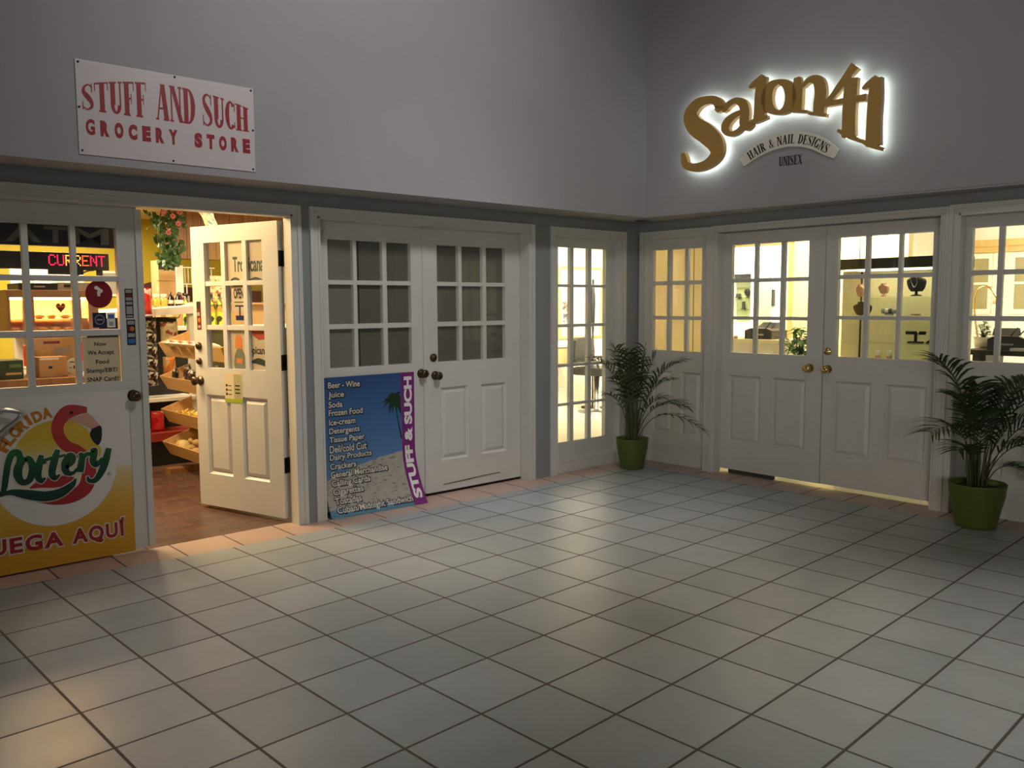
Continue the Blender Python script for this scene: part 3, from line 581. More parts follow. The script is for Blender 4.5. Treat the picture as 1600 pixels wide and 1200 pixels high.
# ---------------------------------------------------------------- signs of the hall
DATA = {"S":[[[1.0753,2.9255,0.0372],[1.1038,2.9587,0.0764],[1.067,3.007,0.0644],[0.9929,3.0227,0.0626],[0.9045,3.0047,0.0889],[0.8434,2.9324,0.1181],[0.8868,2.8438,0.1431],[0.9912,2.7648,0.1511],[1.0737,2.6783,0.1345],[1.0821,2.5963,0.1047],[1.0025,2.5337,0.0758],[0.8927,2.5192,0.0643],[0.8108,2.5487,0.0598],[0.79,2.6024,0.0547],[0.7807,2.6476,0.0287]]],"a":[[[1.1575,2.9092,0.0269],[1.1517,2.9329,0.0538],[1.1863,2.9613,0.0487],[1.244,2.9778,0.0458],[1.3021,2.9459,0.0693],[1.3226,2.8812,0.0763],[1.3181,2.8035,0.0765],[1.3442,2.7684,0.0524],[1.3902,2.784,0.0189]],[[1.3162,2.8878,0.0358],[1.24,2.8715,0.0483],[1.1762,2.8302,0.0684],[1.1602,2.7812,0.0687],[1.1977,2.7384,0.0415],[1.2621,2.7464,0.0362],[1.3184,2.7923,0.0359]]],"l":[[[1.4561,3.115,0.0673],[1.4469,2.9939,0.0862],[1.4403,2.8628,0.0866],[1.4365,2.8192,0.0891]],[[1.3537,3.0541,0.0142],[1.387,3.0681,0.047],[1.466,3.1088,0.058]],[[1.3649,2.7966,0.0237],[1.4244,2.8078,0.0399],[1.5074,2.8195,0.0232]]],"o":[[[1.5935,3.0596,0.0318],[1.5285,3.0344,0.0712],[1.4989,2.9631,0.0902],[1.5203,2.8831,0.0762],[1.5936,2.8367,0.032],[1.6637,2.8624,0.0744],[1.6874,2.9369,0.0852],[1.6595,3.0166,0.072],[1.5935,3.0596,0.0318]]],"n":[[[1.7301,3.0604,0.0444],[1.7391,2.9866,0.0733],[1.7393,2.9015,0.0734],[1.7368,2.8272,0.0736]],[[1.7147,3.0378,0.0267],[1.7511,3.0503,0.0288]],[[1.7756,2.9908,0.0287],[1.8256,3.0262,0.0437],[1.8876,3.0076,0.0757],[1.9098,2.9359,0.0842],[1.9034,2.8534,0.0844],[1.9002,2.7785,0.0803]],[[1.6926,2.832,0.0202],[1.8151,2.8086,0.0198]],[[1.8268,2.7962,0.022],[1.9571,2.7614,0.0215]]],"4":[[[2.1484,3.0648,0.0681],[2.0938,3.001,0.0543],[2.0114,2.9029,0.0425],[1.9427,2.8345,0.0237]],[[1.9372,2.8354,0.0323],[2.0885,2.8386,0.0398],[2.2327,2.837,0.0491]],[[2.1281,2.9836,0.0872],[2.1217,2.8586,0.0938],[2.118,2.7161,0.0921],[2.12,2.5927,0.0965]],[[2.0413,2.645,0.0212],[2.1177,2.5982,0.0357],[2.1991,2.5513,0.0228]]],"1":[[[2.2977,2.9566,0.0705],[2.2921,2.83,0.0931],[2.2876,2.6704,0.0935],[2.2892,2.509,0.0999]],[[2.2038,2.8993,0.0144],[2.2373,2.9135,0.0428],[2.3019,2.9519,0.0524]],[[2.2053,2.5525,0.0227],[2.2768,2.5126,0.0347],[2.347,2.4794,0.0222]]],"plaque":[[[1.2667,2.5192,0.0731],[1.3673,2.5833,0.0958],[1.515,2.635,0.1075],[1.6707,2.6451,0.107],[1.8225,2.6107,0.1066],[1.9373,2.5424,0.0938],[2.005,2.4968,0.0691]]],"neck":[[[-4.7012,0.868,0.0294],[-4.7481,0.8701,0.0544],[-4.8041,0.8608,0.0749],[-4.8506,0.8076,0.0628],[-4.8539,0.7423,0.0591],[-4.8178,0.6775,0.0597],[-4.7593,0.6399,0.0585],[-4.7149,0.5829,0.0611],[-4.707,0.5092,0.0732],[-4.7318,0.4295,0.0789],[-4.7996,0.3881,0.0701],[-4.8923,0.3741,0.0382],[-5.0072,0.3986,0.0056]]],"wing":[[[-5.0081,0.4658,0.0074],[-4.9498,0.4822,0.047],[-4.8778,0.4819,0.063],[-4.8043,0.4815,0.0485],[-4.7806,0.4905,0.0097]]],"beak":[[[-4.7731,0.8356],[-4.7402,0.8398],[-4.7039,0.8518],[-4.6747,0.8265],[-4.6371,0.7712],[-4.6802,0.7527],[-4.715,0.7789],[-4.7516,0.7979],[-4.8061,0.8205]]],"tip":[[[-4.6828,0.7571],[-4.6371,0.7712],[-4.6289,0.7391],[-4.6352,0.6877],[-4.6538,0.6606],[-4.6767,0.684],[-4.693,0.7231]]],"gold":[[[-4.8081,0.7425],[-4.8015,0.7652],[-4.7805,0.7773],[-4.744,0.7613],[-4.6991,0.7155],[-4.6629,0.6721],[-4.6357,0.6355],[-4.6521,0.5957],[-4.6935,0.632],[-4.7399,0.6531],[-4.7847,0.6921]]],"eye":[[[-4.7954,0.8519],[-4.7901,0.8656],[-4.7761,0.8674],[-4.7692,0.8577],[-4.7808,0.8485]]],"sun":[[[-5.0515,0.7144],[-5.0238,0.7507],[-4.9782,0.7903],[-4.9237,0.8197],[-4.8696,0.8265],[-4.8156,0.8143],[-4.7616,0.7836],[-4.7172,0.7329],[-4.7861,0.6636],[-4.8782,0.6542],[-4.9665,0.6748],[-5.0354,0.6928]]],"lott":[[[-5.1551,0.4439,0.0126],[-5.1324,0.4747,0.0199],[-5.1184,0.5462,0.0235],[-5.1047,0.6129,0.0235],[-5.0833,0.6641,0.0254],[-5.0557,0.6677,0.0238],[-5.0487,0.6372,0.022],[-5.0637,0.6125,0.0073]],[[-5.1593,0.4445,0.009],[-5.0994,0.4568,0.0219],[-5.0229,0.4331,0.0371],[-4.9356,0.4094,0.0416],[-4.8628,0.4164,0.0384],[-4.8011,0.4522,0.0253],[-4.778,0.486,0.0059]],[[-5.0212,0.6338,0.0203],[-5.0534,0.5964,0.0312],[-5.062,0.5482,0.0311],[-5.0453,0.5042,0.0239],[-5.0101,0.511,0.026],[-4.9896,0.568,0.0279],[-5.0001,0.6192,0.0241],[-5.0212,0.6338,0.0203]],[[-4.9435,0.64,0.0188],[-4.9588,0.5839,0.0281],[-4.9669,0.5299,0.0262],[-4.9526,0.4967,0.0188],[-4.9304,0.5117,0.0075]],[[-4.9885,0.5898,0.013],[-4.9215,0.5991,0.0132]],[[-4.8616,0.6603,0.0191],[-4.8808,0.604,0.0285],[-4.8969,0.5353,0.0266],[-4.884,0.5031,0.0191],[-4.8577,0.5197,0.0077]],[[-4.966,0.5999,0.0112],[-4.8982,0.6163,0.0133],[-4.825,0.6254,0.0096]],[[-4.8266,0.5542,0.0116],[-4.792,0.5804,0.0194],[-4.7849,0.6123,0.0175],[-4.8066,0.6232,0.0193],[-4.8292,0.577,0.0289],[-4.8242,0.5294,0.0251],[-4.7932,0.519,0.0155],[-4.7638,0.5479,0.0078]],[[-4.7543,0.627,0.0117],[-4.7402,0.6067,0.0235],[-4.7483,0.5562,0.0274],[-4.7557,0.52,0.0274]],[[-4.7455,0.5764,0.0098],[-4.723,0.6128,0.0177],[-4.6943,0.6166,0.0158]],[[-4.6954,0.6323,0.0119],[-4.6744,0.6318,0.0258],[-4.6846,0.579,0.0278],[-4.6687,0.5499,0.0219],[-4.6324,0.5828,0.014]],[[-4.5967,0.6372,0.0222],[-4.6174,0.5704,0.0302],[-4.6416,0.5106,0.0281],[-4.6776,0.4633,0.0219],[-4.711,0.466,0.0158],[-4.7175,0.4898,0.0079]]],"florida":[["F",-5.1184,0.7045,62],["L",-5.0945,0.7408,52],["O",-5.062,0.7764,44],["R",-5.0276,0.8101,36],["I",-4.9976,0.8367,30],["D",-4.953,0.8523,20],["A",-4.9053,0.8658,12]],"juega":[[-5.2174,0.1411],[-4.8595,0.1146],[-5.2132,0.2188],[-4.8554,0.1964],[-4.8082,0.118],[-4.5311,0.1146],[-4.7993,0.2037],[-4.5272,0.2003],[-4.6027,0.5075],[-4.8562,0.5501],[-4.5679,0.405],[-4.8713,0.2457],[-5.1551,0.3654],[-4.4896,0.0197],[-4.4579,0.9549],[-4.4788,0.4885]],"bracket":[[[-5.1272,0.8858],[-5.0902,0.9174],[-5.0124,0.8853],[-5.0291,0.8475],[-5.0809,0.8057],[-5.1339,0.7607]]]}
r = thing('grocery_store_sign', 'white rectangular board sign with red lettering on the upper wall over the grocery', 'sign', (-4.31, -0.3075, 2.45), math.radians(-0.7))
bm = B(); box(bm, -0.470, 0.470, -0.006, 0.0, -0.234, 0.236, 0.001); obj('board', bm, M['signwhite'], r)
bm = B()
def arch(fx, fz):
    h = 0.112+0.078*math.sin(PI*min(max(0.02+0.93*fx, 0), 1))**0.75
    return (-0.447+0.883*fx, -0.012+h*fz)
add_serif(bm, 'STUFF AND SUCH', arch, -0.006, 0.05, T=0.235, t=0.055)
obj('lettering', bm, M['red'], r)
bm = B(); x = -0.435
word = 'GROCERY STORE'; cw = 0.866/12.55
for i, ch in enumerate(word):
    if ch == ' ': obj('lettering', bm, M['red'], r); bm = B()
    else: add_text(bm, ch, -0.434+i*0.0692, -0.434+i*0.0692+(0.044 if ch != 'Y' else 0.047), -0.134, -0.054, -0.006, bold=0.045 if ch == 'G' else 0.075)
obj('lettering', bm, M['red'], r)
bm = B()
for sx, sz in ((-0.455, 0.222), (0.025, 0.226), (0.455, 0.222), (-0.46, 0.0), (0.46, 0.0), (-0.455, -0.215), (0.0, -0.220), (0.455, -0.220)):
    bm = B(); lathe(bm, [(0, -0.004), (0.0055, -0.004), (0.0055, -0.009), (0, -0.010)], 10, (sx, 0, sz), 'y'); obj('screw', bm, M['screw'], r)

# halo-lit letters on the upper right wall; local x = -world y, y=0 about the wall face
r = thing('salon_sign', 'gold halo-lit letters with cream plaque on the upper wall over the salon doors', 'sign', (-0.38, 0, 0), RB+math.radians(3.933))
FR = -0.100
for nm in ('S', 'a', 'l', 'o', 'n', '4', '1'):
    bm = B(); bl = B()
    for i, st in enumerate(DATA[nm]):
        ribbon(bm, st, -0.048-0.0007*i, FR-0.0007*i, 7)
        ribbon(bl, [(p[0], p[1], max(p[2]-0.016, 0.006)) for p in st], -0.040, -0.0475, 7)
    lo = obj('letter', bm, M['gold'], r)
    obj('light_strip', bl, M['led'], lo)
bm = B(); ribbon(bm, DATA['plaque'][0], -0.018, -0.030, 8); o = obj('plaque', bm, M['cream'], r); o['label'] = 'cream arched plaque'
bm = B()
AP = crom([tuple(p[:2]) for p in DATA['plaque'][0]], 12)
def along(fx, fz):
    f = 0.085+0.83*fx; L = [0.0]
    for p, q in zip(AP, AP[1:]): L.append(L[-1]+math.hypot(q[0]-p[0], q[1]-p[1]))
    s = f*L[-1]; i = max(k for k in range(len(L)-1) if L[k] <= s); t = (s-L[i])/(L[i+1]-L[i])
    p, q = AP[i], AP[i+1]; d = Vector((q[0]-p[0], q[1]-p[1])).normalized(); n_ = Vector((-d.y, d.x))
    return (p[0]+(q[0]-p[0])*t+n_.x*(fz-0.5)*0.066, p[1]+(q[1]-p[1])*t+n_.y*(fz-0.5)*0.066)
add_serif(bm, 'HAIR & NAIL DESIGNS', along, -0.030, 0.07, T=0.20, t=0.07)
obj('lettering', bm, M['ink'], r); bm = B()
add_serif(bm, 'UNISEX', lambda fx, fz: (1.561+0.182*fx, 2.462+0.068*fz), -0.004, 0.07, T=0.20, t=0.07)
obj('lettering', bm, M['ink'], r)

# lottery poster on the fixed leaf
r = thing('lottery_poster', 'large white and gold lottery poster with red flamingo on the closed grocery door', 'poster', (0, 0.089, 0))
white_hi = (0.72, 0.68, 0.64)
bm = B(); box(bm, -5.325, -4.475, -0.004, 0.0, 0.012, 0.965)
obj('sheet', bm, ramp_mat('poster_gold', 'Z', [(0.0, (0.60, 0.30, 0.015)), (0.22, (0.62, 0.32, 0.02)), (0.36, (0.66, 0.40, 0.06)), (0.50, (0.68, 0.52, 0.25)), (0.54, white_hi), (0.98, white_hi)]), r)
bm = B()
prism(bm, ell(-4.872, 0.555, 0.315, 0.318, 56), -0.004, -0.0045); obj('disc', bm, mat('poster_white', white_hi, 0.45, var=0.01), r)
bm = B(); prism(bm, ell(-4.865, 0.600, 0.222, 0.225, 48), -0.0045, -0.005)
obj('sun', bm, ramp_mat('poster_sun', 'Z', [(0.37, (0.72, 0.68, 0.6)), (0.58, (0.70, 0.62, 0.32)), (0.70, (0.66, 0.46, 0.05)), (0.83, (0.64, 0.40, 0.03))]), r)
bm = B()
prism(bm, crom([tuple(p) for p in DATA['gold'][0]]+[tuple(DATA['gold'][0][0])], 4)[:-1], -0.005, -0.0054); obj('emblem_gold', bm, mat('poster_amber', (0.66, 0.42, 0.04), 0.45, var=0.03), r)
bm = B(); ribbon(bm, DATA['neck'][0], -0.0054, -0.0060, 8); ribbon(bm, DATA['wing'][0], -0.006, -0.0064, 8)
obj('flamingo', bm, ramp_mat('poster_red', 'Z', [(0.33, (0.36, 0.02, 0.02)), (0.55, (0.42, 0.03, 0.03)), (0.92, (0.44, 0.05, 0.04))]), r)
bm = B(); prism(bm, [tuple(p) for p in DATA['beak'][0]], -0.0064, -0.0068); obj('beak', bm, mat('poster_pink', (0.60, 0.33, 0.24), 0.45, var=0.05), r)
bm = B(); prism(bm, crom([tuple(p) for p in DATA['tip'][0]]+[tuple(DATA['tip'][0][0])], 3)[:-1], -0.0068, -0.0072); obj('beak_tip', bm, M['ink'], r); bm = B(); prism(bm, [tuple(p) for p in DATA['eye'][0]], -0.0064, -0.0070); obj('eye', bm, M['ink'], r)
bm = B()
LO = [[(p[0], p[1], p[2]*1.35) for p in st] for st in DATA['lott']]
for i, st in enumerate(LO): ribbon(bm, st, -0.0064, -0.0072-0.00008*i, 7, grow=0.0046)
obj('script_outline', bm, mat('poster_outline', (0.70, 0.66, 0.60), 0.45, var=0.01), r)
bm = B()
for i, st in enumerate(LO): ribbon(bm, st, -0.0084, -0.0088-0.00008*i, 7)
add_text(bm, '®', -4.612, -4.592, 0.476, 0.497, -0.0046)
o = obj('script', bm, ramp_mat('poster_green', 'Z', [(0.36, (0.004, 0.035, 0.022)), (0.55, (0.006, 0.06, 0.03)), (0.72, (0.03, 0.16, 0.04))]), r)
bm = B()
for ch, u, z, a_ in DATA['florida']:
    s_ = 0.031; wd = 0.010 if ch == 'I' else 0.025
    add_text(bm, ch, u-wd, u+wd, z-s_, z+s_, -0.0050, bold=0.06, rot=math.radians(a_*0.9))
obj('arc_lettering', bm, mat('poster_orange', (0.52, 0.19, 0.015), 0.45, var=0.03), r)
for nm, bo, y_, m_ in (('slogan_outline', 0.13, -0.0046, mat('poster_slogan_white', (0.70, 0.62, 0.52), 0.45, var=0.01)), ('slogan', 0.045, -0.0056, mat('poster_maroon', (0.34, 0.015, 0.02), 0.45, var=0.03))):
    bm = B(); g = 0.007 if bo > 0.1 else 0
    for i, (ch, a_, b_, c_, d_) in enumerate((('J', -5.295, -5.240, 0.124, 0.210), ('U', -5.208, -5.135, 0.124, 0.209), ('E', -5.120, -5.058, 0.122, 0.207), ('G', -5.046, -4.962, 0.119, 0.206), ('A', -4.955, -4.857, 0.119, 0.203),
                                         ('A', -4.812, -4.730, 0.117, 0.201), ('Q', -4.726, -4.646, 0.098, 0.201), ('U', -4.634, -4.570, 0.114, 0.200), ('Í', -4.556, -4.528, 0.114, 0.224))):
        add_text(bm, ch, a_-g, b_+g, c_-g, d_+g, y_-0.00006*(i % 3), bold=bo*0.8)
    obj(nm, bm, m_, r)
bm = B(); tube(bm, [(-5.262, 0.0705, 0.845, 0.012), (-5.19, 0.030, 0.868, 0.012), (-5.125, 0.030, 0.905, 0.012), (-5.045, 0.030, 0.887, 0.012), (-5.055, 0.030, 0.855, 0.012), (-5.11, 0.030, 0.815, 0.012), (-5.165, 0.030, 0.768, 0.012), (-5.20, 0.0705, 0.75, 0.012)], 0.012, 10, 5)
tag(obj('pull_handle', bm, M['steel']), 'bent grey metal pull handle in front of the lottery poster', 'handle')

# beach poster leaning on the closed leaf: local origin on the floor
PX0, PX1, PH = -3.236, -2.470, 0.955
def py(x, z):
    f = (x-PX0)/(PX1-PX0); zb = 0.34+0.06*f; amp = 0.108+0.048*f
    t = max(0.0, 1-z/zb); return 0.079-amp*t**1.7
def pxz(x, z): return x
r = thing('menu_poster', 'blue beach poster listing beer, juice and groceries, leaning on the closed door', 'poster', (0, 0, 0))
bm = B(); NX, NZ = 16, 28
def sheet(bm, x0, x1, z0, z1, off, th, nx=NX, nz=NZ):
    F, K = [], []
    for j in range(nz+1):
        z = z0+(z1-z0)*j/nz
        F.append([bm.verts.new((x0+(x1-x0)*i/nx, py(x0+(x1-x0)*i/nx, z)-off-th, z)) for i in range(nx+1)])
        K.append([bm.verts.new((x0+(x1-x0)*i/nx, py(x0+(x1-x0)*i/nx, z)-off, z)) for i in range(nx+1)])
    for j in range(nz):
        for i in range(nx):
            bm.faces.new((F[j][i], F[j][i+1], F[j+1][i+1], F[j+1][i])); bm.faces.new((K[j][i], K[j+1][i], K[j+1][i+1], K[j][i+1]))
    for i in range(nx):
        bm.faces.new((F[0][i], K[0][i], K[0][i+1], F[0][i+1])); bm.faces.new((F[nz][i], F[nz][i+1], K[nz][i+1], K[nz][i]))
    for j in range(nz):
        bm.faces.new((F[j][0], F[j+1][0], K[j+1][0], K[j][0])); bm.faces.new((F[j][nx], K[j][nx], K[j+1][nx], F[j+1][nx]))
sheet(bm, PX0, PX1, 0.002, PH, 0, 0.004)
m = mat('beach_print', (0.05, 0.16, 0.42), 0.4); nt = m.node_tree; b_ = nt.nodes['Principled BSDF']
tc = nt.nodes.new('ShaderNodeTexCoord'); sx = nt.nodes.new('ShaderNodeSeparateXYZ'); nt.links.new(tc.outputs['Object'], sx.inputs[0])
def MN(op, a, b, c=None):
    n = nt.nodes.new('ShaderNodeMath'); n.operation = op
    for i, q in enumerate((a, b, c)):
        if q is None: continue
        if isinstance(q, (int, float)): n.inputs[i].default_value = q
        else: nt.links.new(q, n.inputs[i])
    return n.outputs[0]
def CR(fac, stops):
    rr = nt.nodes.new('ShaderNodeValToRGB'); e = rr.color_ramp.elements
    while len(e) < len(stops): e.new(0.5)
    for i, (p, c) in enumerate(stops): e[i].position = p; e[i].color = (*c, 1)
    nt.links.new(fac, rr.inputs[0]); return rr.outputs[0]
def MX(f, a, b):
    n = nt.nodes.new('ShaderNodeMix'); n.data_type = 'RGBA'; nt.links.new(f, n.inputs[0]); nt.links.new(a, n.inputs[6]); nt.links.new(b, n.inputs[7]); return n.outputs[2]
nz_ = nt.nodes.new('ShaderNodeTexNoise'); nz_.inputs['Scale'].default_value = 38; nz_.inputs['Detail'].default_value = 6
mpp = nt.nodes.new('ShaderNodeMapping'); mpp.inputs['Scale'].default_value = (0.6, 1, 2.2); nt.links.new(tc.outputs['Object'], mpp.inputs[0]); nt.links.new(mpp.outputs[0], nz_.inputs['Vector'])
xx = MN('ADD', sx.outputs[0], 3.236)
hor = MN('MULTIPLY_ADD', MN('SINE', MN('MULTIPLY', xx, 1.9), 0), 0.14, 0.235)
hor = MN('MULTIPLY_ADD', nz_.outputs[0], 0.03, hor)
sandm = MN('LESS_THAN', sx.outputs[2], hor)
waterm = MN('LESS_THAN', sx.outputs[2], MN('MULTIPLY_ADD', nz_.outputs[0], 0.03, 0.038))
sky = CR(sx.outputs[2], [(0.2, (0.12, 0.24, 0.42)), (0.6, (0.055, 0.145, 0.33)), (0.95, (0.03, 0.075, 0.22))])
sand = CR(nz_.outputs[0], [(0.30, (0.14, 0.125, 0.10)), (0.44, (0.36, 0.335, 0.28)), (0.7, (0.42, 0.39, 0.33))])
wat = CR(nz_.outputs[0], [(0.3, (0.06, 0.18, 0.27)), (0.7, (0.12, 0.29, 0.40))])
nt.links.new(MX(waterm, MX(sandm, sky, sand), wat), b_.inputs['Base Color'])
obj('sheet', bm, m, r)
bm = B(); sheet(bm, PX1-0.112, PX1, 0.002, PH, 0.0042, 0.0006, 4, 28); obj('side_band', bm, mat('purple_print', (0.19, 0.018, 0.17), 0.4, var=0.05), r)
lines = [('Beer - Wine', 0.880), ('Juice', 0.814), ('Soda', 0.747), ('Frozen Food', 0.690), ('Ice-cream', 0.625), ('Detergents', 0.563), ('Tissue Paper', 0.503), ('Deli/cold Cut', 0.443),
         ('Dairy Products', 0.380), ('Crackers', 0.318), ('General Merchandise', 0.262), ('Calling Cards', 0.203), ('Cigarettes', 0.145), ('Tostadas', 0.086), ('Cuban/Midnight Sandwich', 0.028)]
wid = [0.250, 0.122, 0.108, 0.268, 0.208, 0.240, 0.280, 0.295, 0.335, 0.205, 0.455, 0.300, 0.232, 0.200, 0.600]
lw = mat('poster_list_white', (0.66, 0.62, 0.54), 0.45, var=0.02); ls = mat('poster_list_shadow', (0.02, 0.022, 0.03), 0.5, var=0.05)
for (s, z), w_ in zip(lines, wid):
    bm = B(); bs = B()
    desc = any(c in s for c in 'gypJ/'); z1 = z+0.042; z0 = z-(0.010 if desc else 0)
    add_text(bm, s, PX0+0.054, PX0+0.054+w_, z0, z1, -0.0056, bold=0.016, surf=py, depth=0.0004)
    add_text(bs, s, PX0+0.054-0.006, PX0+0.063+w_, z0-0.009, z1+0.005, -0.0046, bold=0.12, surf=py, depth=0.0004)
    obj('list_shadow', bs, ls, obj('list_lettering', bm, lw, r))
bm = B(); add_text(bm, 'STUFF & SUCH', PX1-0.092, PX1-0.022, 0.045, 0.925, -0.0056, bold=0.05, surf=py, depth=0.0004, vert=True); obj('band_lettering', bm, M['white'], r)
bm = B(); tx, tz = -2.640, 0.745
ribbon(bm, [(tx, tz, 0.006), (tx+0.018, tz-0.10, 0.008), (tx+0.036, tz-0.19, 0.010), (tx+0.052, tz-0.27, 0.012)], py(tx, .6)-0.0042, py(tx, .6)-0.0048, 6)
rnd = random.Random(3)
for k in range(17):
    a_ = PI*2*k/17+rnd.uniform(-.1, .1); L = rnd.uniform(0.07, 0.115); dx, dz = math.cos(a_)*L, math.sin(a_)*L*0.9
    if tx+dx > PX1-0.116: dx = PX1-0.116-tx
    ribbon(bm, [(tx, tz, 0.008), (tx+dx*.55, tz+dz*.55+0.018, 0.020), (tx+dx, tz+dz-0.015, 0.002)], py(tx, .7)-0.0042, py(tx, .7)-0.0048-0.00001*k, 5)
obj('palm_print', bm, mat('palm_print_green', (0.012, 0.030, 0.014), 0.5, var=0.3, scale=60), r)

# stickers and papers on the doors
def sticker(name, label, cat, x0, x1, z0, z1, y, m, loc=(0, 0, 0), rotz=0.0, group=None):
    r = thing(name, label, cat, loc, rotz, group); bm = B(); box(bm, x0, x1, y-0.0012, y, z0, z1); obj('sheet', bm, m, r); return r
M['navy'] = mat('navy_print', (0.012, 0.02, 0.07), 0.35, var=0.05); M['blue'] = mat('blue_print', (0.05, 0.16, 0.42), 0.35, var=0.05)
M['orange'] = mat('orange_print', (0.62, 0.16, 0.02), 0.35, var=0.05); M['maroon'] = mat('maroon_print', (0.16, 0.015, 0.02), 0.35, var=0.05)
M['greyp'] = mat('grey_print', (0.35, 0.34, 0.33), 0.4, var=0.05); M['paper'] = mat('cream_paper', (0.66, 0.54, 0.34), 0.6, var=0.03)
r = sticker('card_decal', 'tall dark payment-card decal strip, upper of two on the closed grocery door stile', 'sticker', -4.468, -4.424, 1.378, 1.545, 0.0895, M['black'])
bm = B()
for i, (z_, h_) in enumerate(((1.522, 0.018), (1.478, 0.018), (1.455, 0.015), (1.40, 0.045), (1.383, 0.010))): box(bm, -4.463, -4.429, 0.0876, 0.0885, z_, z_+h_)
obj('card_marks', bm, M['greyp'], r); bm = B(); box(bm, -4.463, -4.429, 0.0876, 0.0885, 1.500, 1.514); obj('card_marks', bm, M['maroon'], r)
r = sticker('card_decal', 'shorter payment-card decal with two overlapping circles on the closed grocery door stile', 'sticker', -4.466, -4.418, 1.222, 1.368, 0.0895, M['black'])
bm = B(); box(bm, -4.461, -4.423, 0.0876, 0.0885, 1.340, 1.362); box(bm, -4.461, -4.423, 0.0876, 0.0885, 1.268, 1.290); obj('card_marks', bm, M['greyp'], r)
bm = B(); prism(bm, ell(-4.449, 1.316, 0.012, 0.014, 20), 0.0885, 0.0876); obj('card_marks', bm, M['maroon'], r)
bm = B(); prism(bm, ell(-4.436, 1.316, 0.012, 0.014, 20), 0.0885, 0.0874); obj('card_marks', bm, M['orange'], r)
bm = B(); box(bm, -4.461, -4.423, 0.0876, 0.0885, 1.230, 1.258); obj('card_marks', bm, M['blue'], r)
GY = 0.112
r = thing('round_sticker', 'round dark red sticker with white hand on a closed grocery door pane', 'sticker', (-4.600, GY, 1.514))
bm = B(); prism(bm, ell(0, 0, 0.072, 0.078, 40), -0.0012, 0); obj('disc', bm, mat('dark_red_print', (0.25, 0.012, 0.018), 0.35, var=0.05), r)
bm = B(); prism(bm, [(-0.022, 0.042), (-0.012, 0.048), (0.006, 0.034), (0.022, 0.022), (0.018, 0.010), (0.008, 0.006), (0.006, -0.012), (-0.008, -0.012), (-0.010, 0.008), (-0.006, 0.022), (-0.024, 0.030)], -0.0012, -0.0018); obj('hand_mark', bm, M['white'], r)
bm = B(); box(bm, -0.036, 0.036, -0.0018, -0.0012, -0.034, -0.027); box(bm, -0.030, 0.030, -0.0018, -0.0012, -0.045, -0.041); obj('line_mark', bm, M['maroon'], r)
r = sticker('square_sticker', 'navy square sticker with ring emblem low on a closed grocery door pane', 'sticker', -4.640, -4.567, 1.326, 1.410, GY, M['navy'])
bm = B(); ribbon(bm, [(-4.603+0.024*math.cos(t*PI/8), 1.370+0.026*math.sin(t*PI/8), 0.004) for t in range(17)], GY-0.0012, GY-0.0018, 2); box(bm, -4.618, -4.588, GY-0.0018, GY-0.0012, 1.366, 1.374); obj('ring_mark', bm, M['greyp'], r)
r = sticker('small_sticker', 'small pale sticker with blue square beside the navy sticker', 'sticker', -4.563, -4.520, 1.326, 1.408, GY, M['whiteplastic'])
bm = B(); box(bm, -4.558, -4.525, GY-0.0018, GY-0.0012, 1.376, 1.400); obj('blue_mark', bm, M['blue'], r)
bm = B(); box(bm, -4.554, -4.530, GY-0.0018, GY-0.0012, 1.334, 1.358); obj('code_mark', bm, M['greyp'], r)
r = sticker('paper_notice', 'cream paper notice with black print behind a closed grocery door pane', 'notice', -4.700, -4.504, 1.005, 1.270, GY, M['paper'])
for s, a_, b2, z_, h_ in (('Now', -4.638, -4.573, 1.222, 0.022), ('We Accept', -4.676, -4.535, 1.166, 0.032), ('Food', -4.634, -4.565, 1.120, 0.024), ('Stamp/EBT/', -4.686, -4.518, 1.064, 0.032), ('SNAP Card!!', -4.684, -4.514, 1.020, 0.026)):
    bm = B(); add_text(bm, s, a_, b2, z_, z_+h_, GY-0.0012, bold=0.02); obj('lettering', bm, M['ink'], r)
DL, DR = (-3.50, 0.10, 0), math.radians(106.17-180)
r = sticker('card_decal', 'dark payment-card decal strip on the open door stile', 'sticker', -0.836, -0.793, 1.278, 1.475, -0.0005, M['maroon'], DL, DR)
bm = B(); box(bm, -0.834, -0.797, -0.0026, -0.0017, 1.425, 1.473); obj('card_marks', bm, M['ink'], r)
bm = B(); box(bm, -0.830, -0.803, -0.0026, -0.0017, 1.375, 1.400); box(bm, -0.826, -0.799, -0.0026, -0.0017, 1.290, 1.308); obj('card_marks', bm, M['greyp'], r)
bm = B(); prism(bm, ell(-0.813, 1.345, 0.013, 0.016, 16), -0.0017, -0.0026); obj('card_marks', bm, M['orange'], r)
r = sticker('paper_notice', 'pale leaflet with green band hanging on the open door', 'notice', -0.570, -0.392, 0.778, 0.985, -0.0005, mat('leaflet_paper', (0.70, 0.60, 0.40), 0.55, var=0.05), DL, DR)
bm = B(); box(bm, -0.568, -0.394, -0.0024, -0.0017, 0.780, 0.806); obj('green_band', bm, mat('lime_print', (0.35, 0.46, 0.03), 0.45, var=0.05), r)
bm = B(); box(bm, -0.475, -0.400, -0.0022, -0.0017, 0.806, 0.978); obj('photo_print', bm, mat('leaf_photo_print', (0.44, 0.42, 0.22), 0.45, var=0.35, scale=50), r)
bm = B()
for z_ in (0.83, 0.86, 0.89): box(bm, -0.557, -0.540, -0.0024, -0.0017, z_, z_+0.016); box(bm, -0.532, -0.500, -0.0024, -0.0017, z_+0.004, z_+0.009)
for z_ in (0.845, 0.87, 0.895): box(bm, -0.462, -0.415, -0.0030, -0.0022, z_, z_+0.008)
obj('print_marks', bm, M['ink'], r)
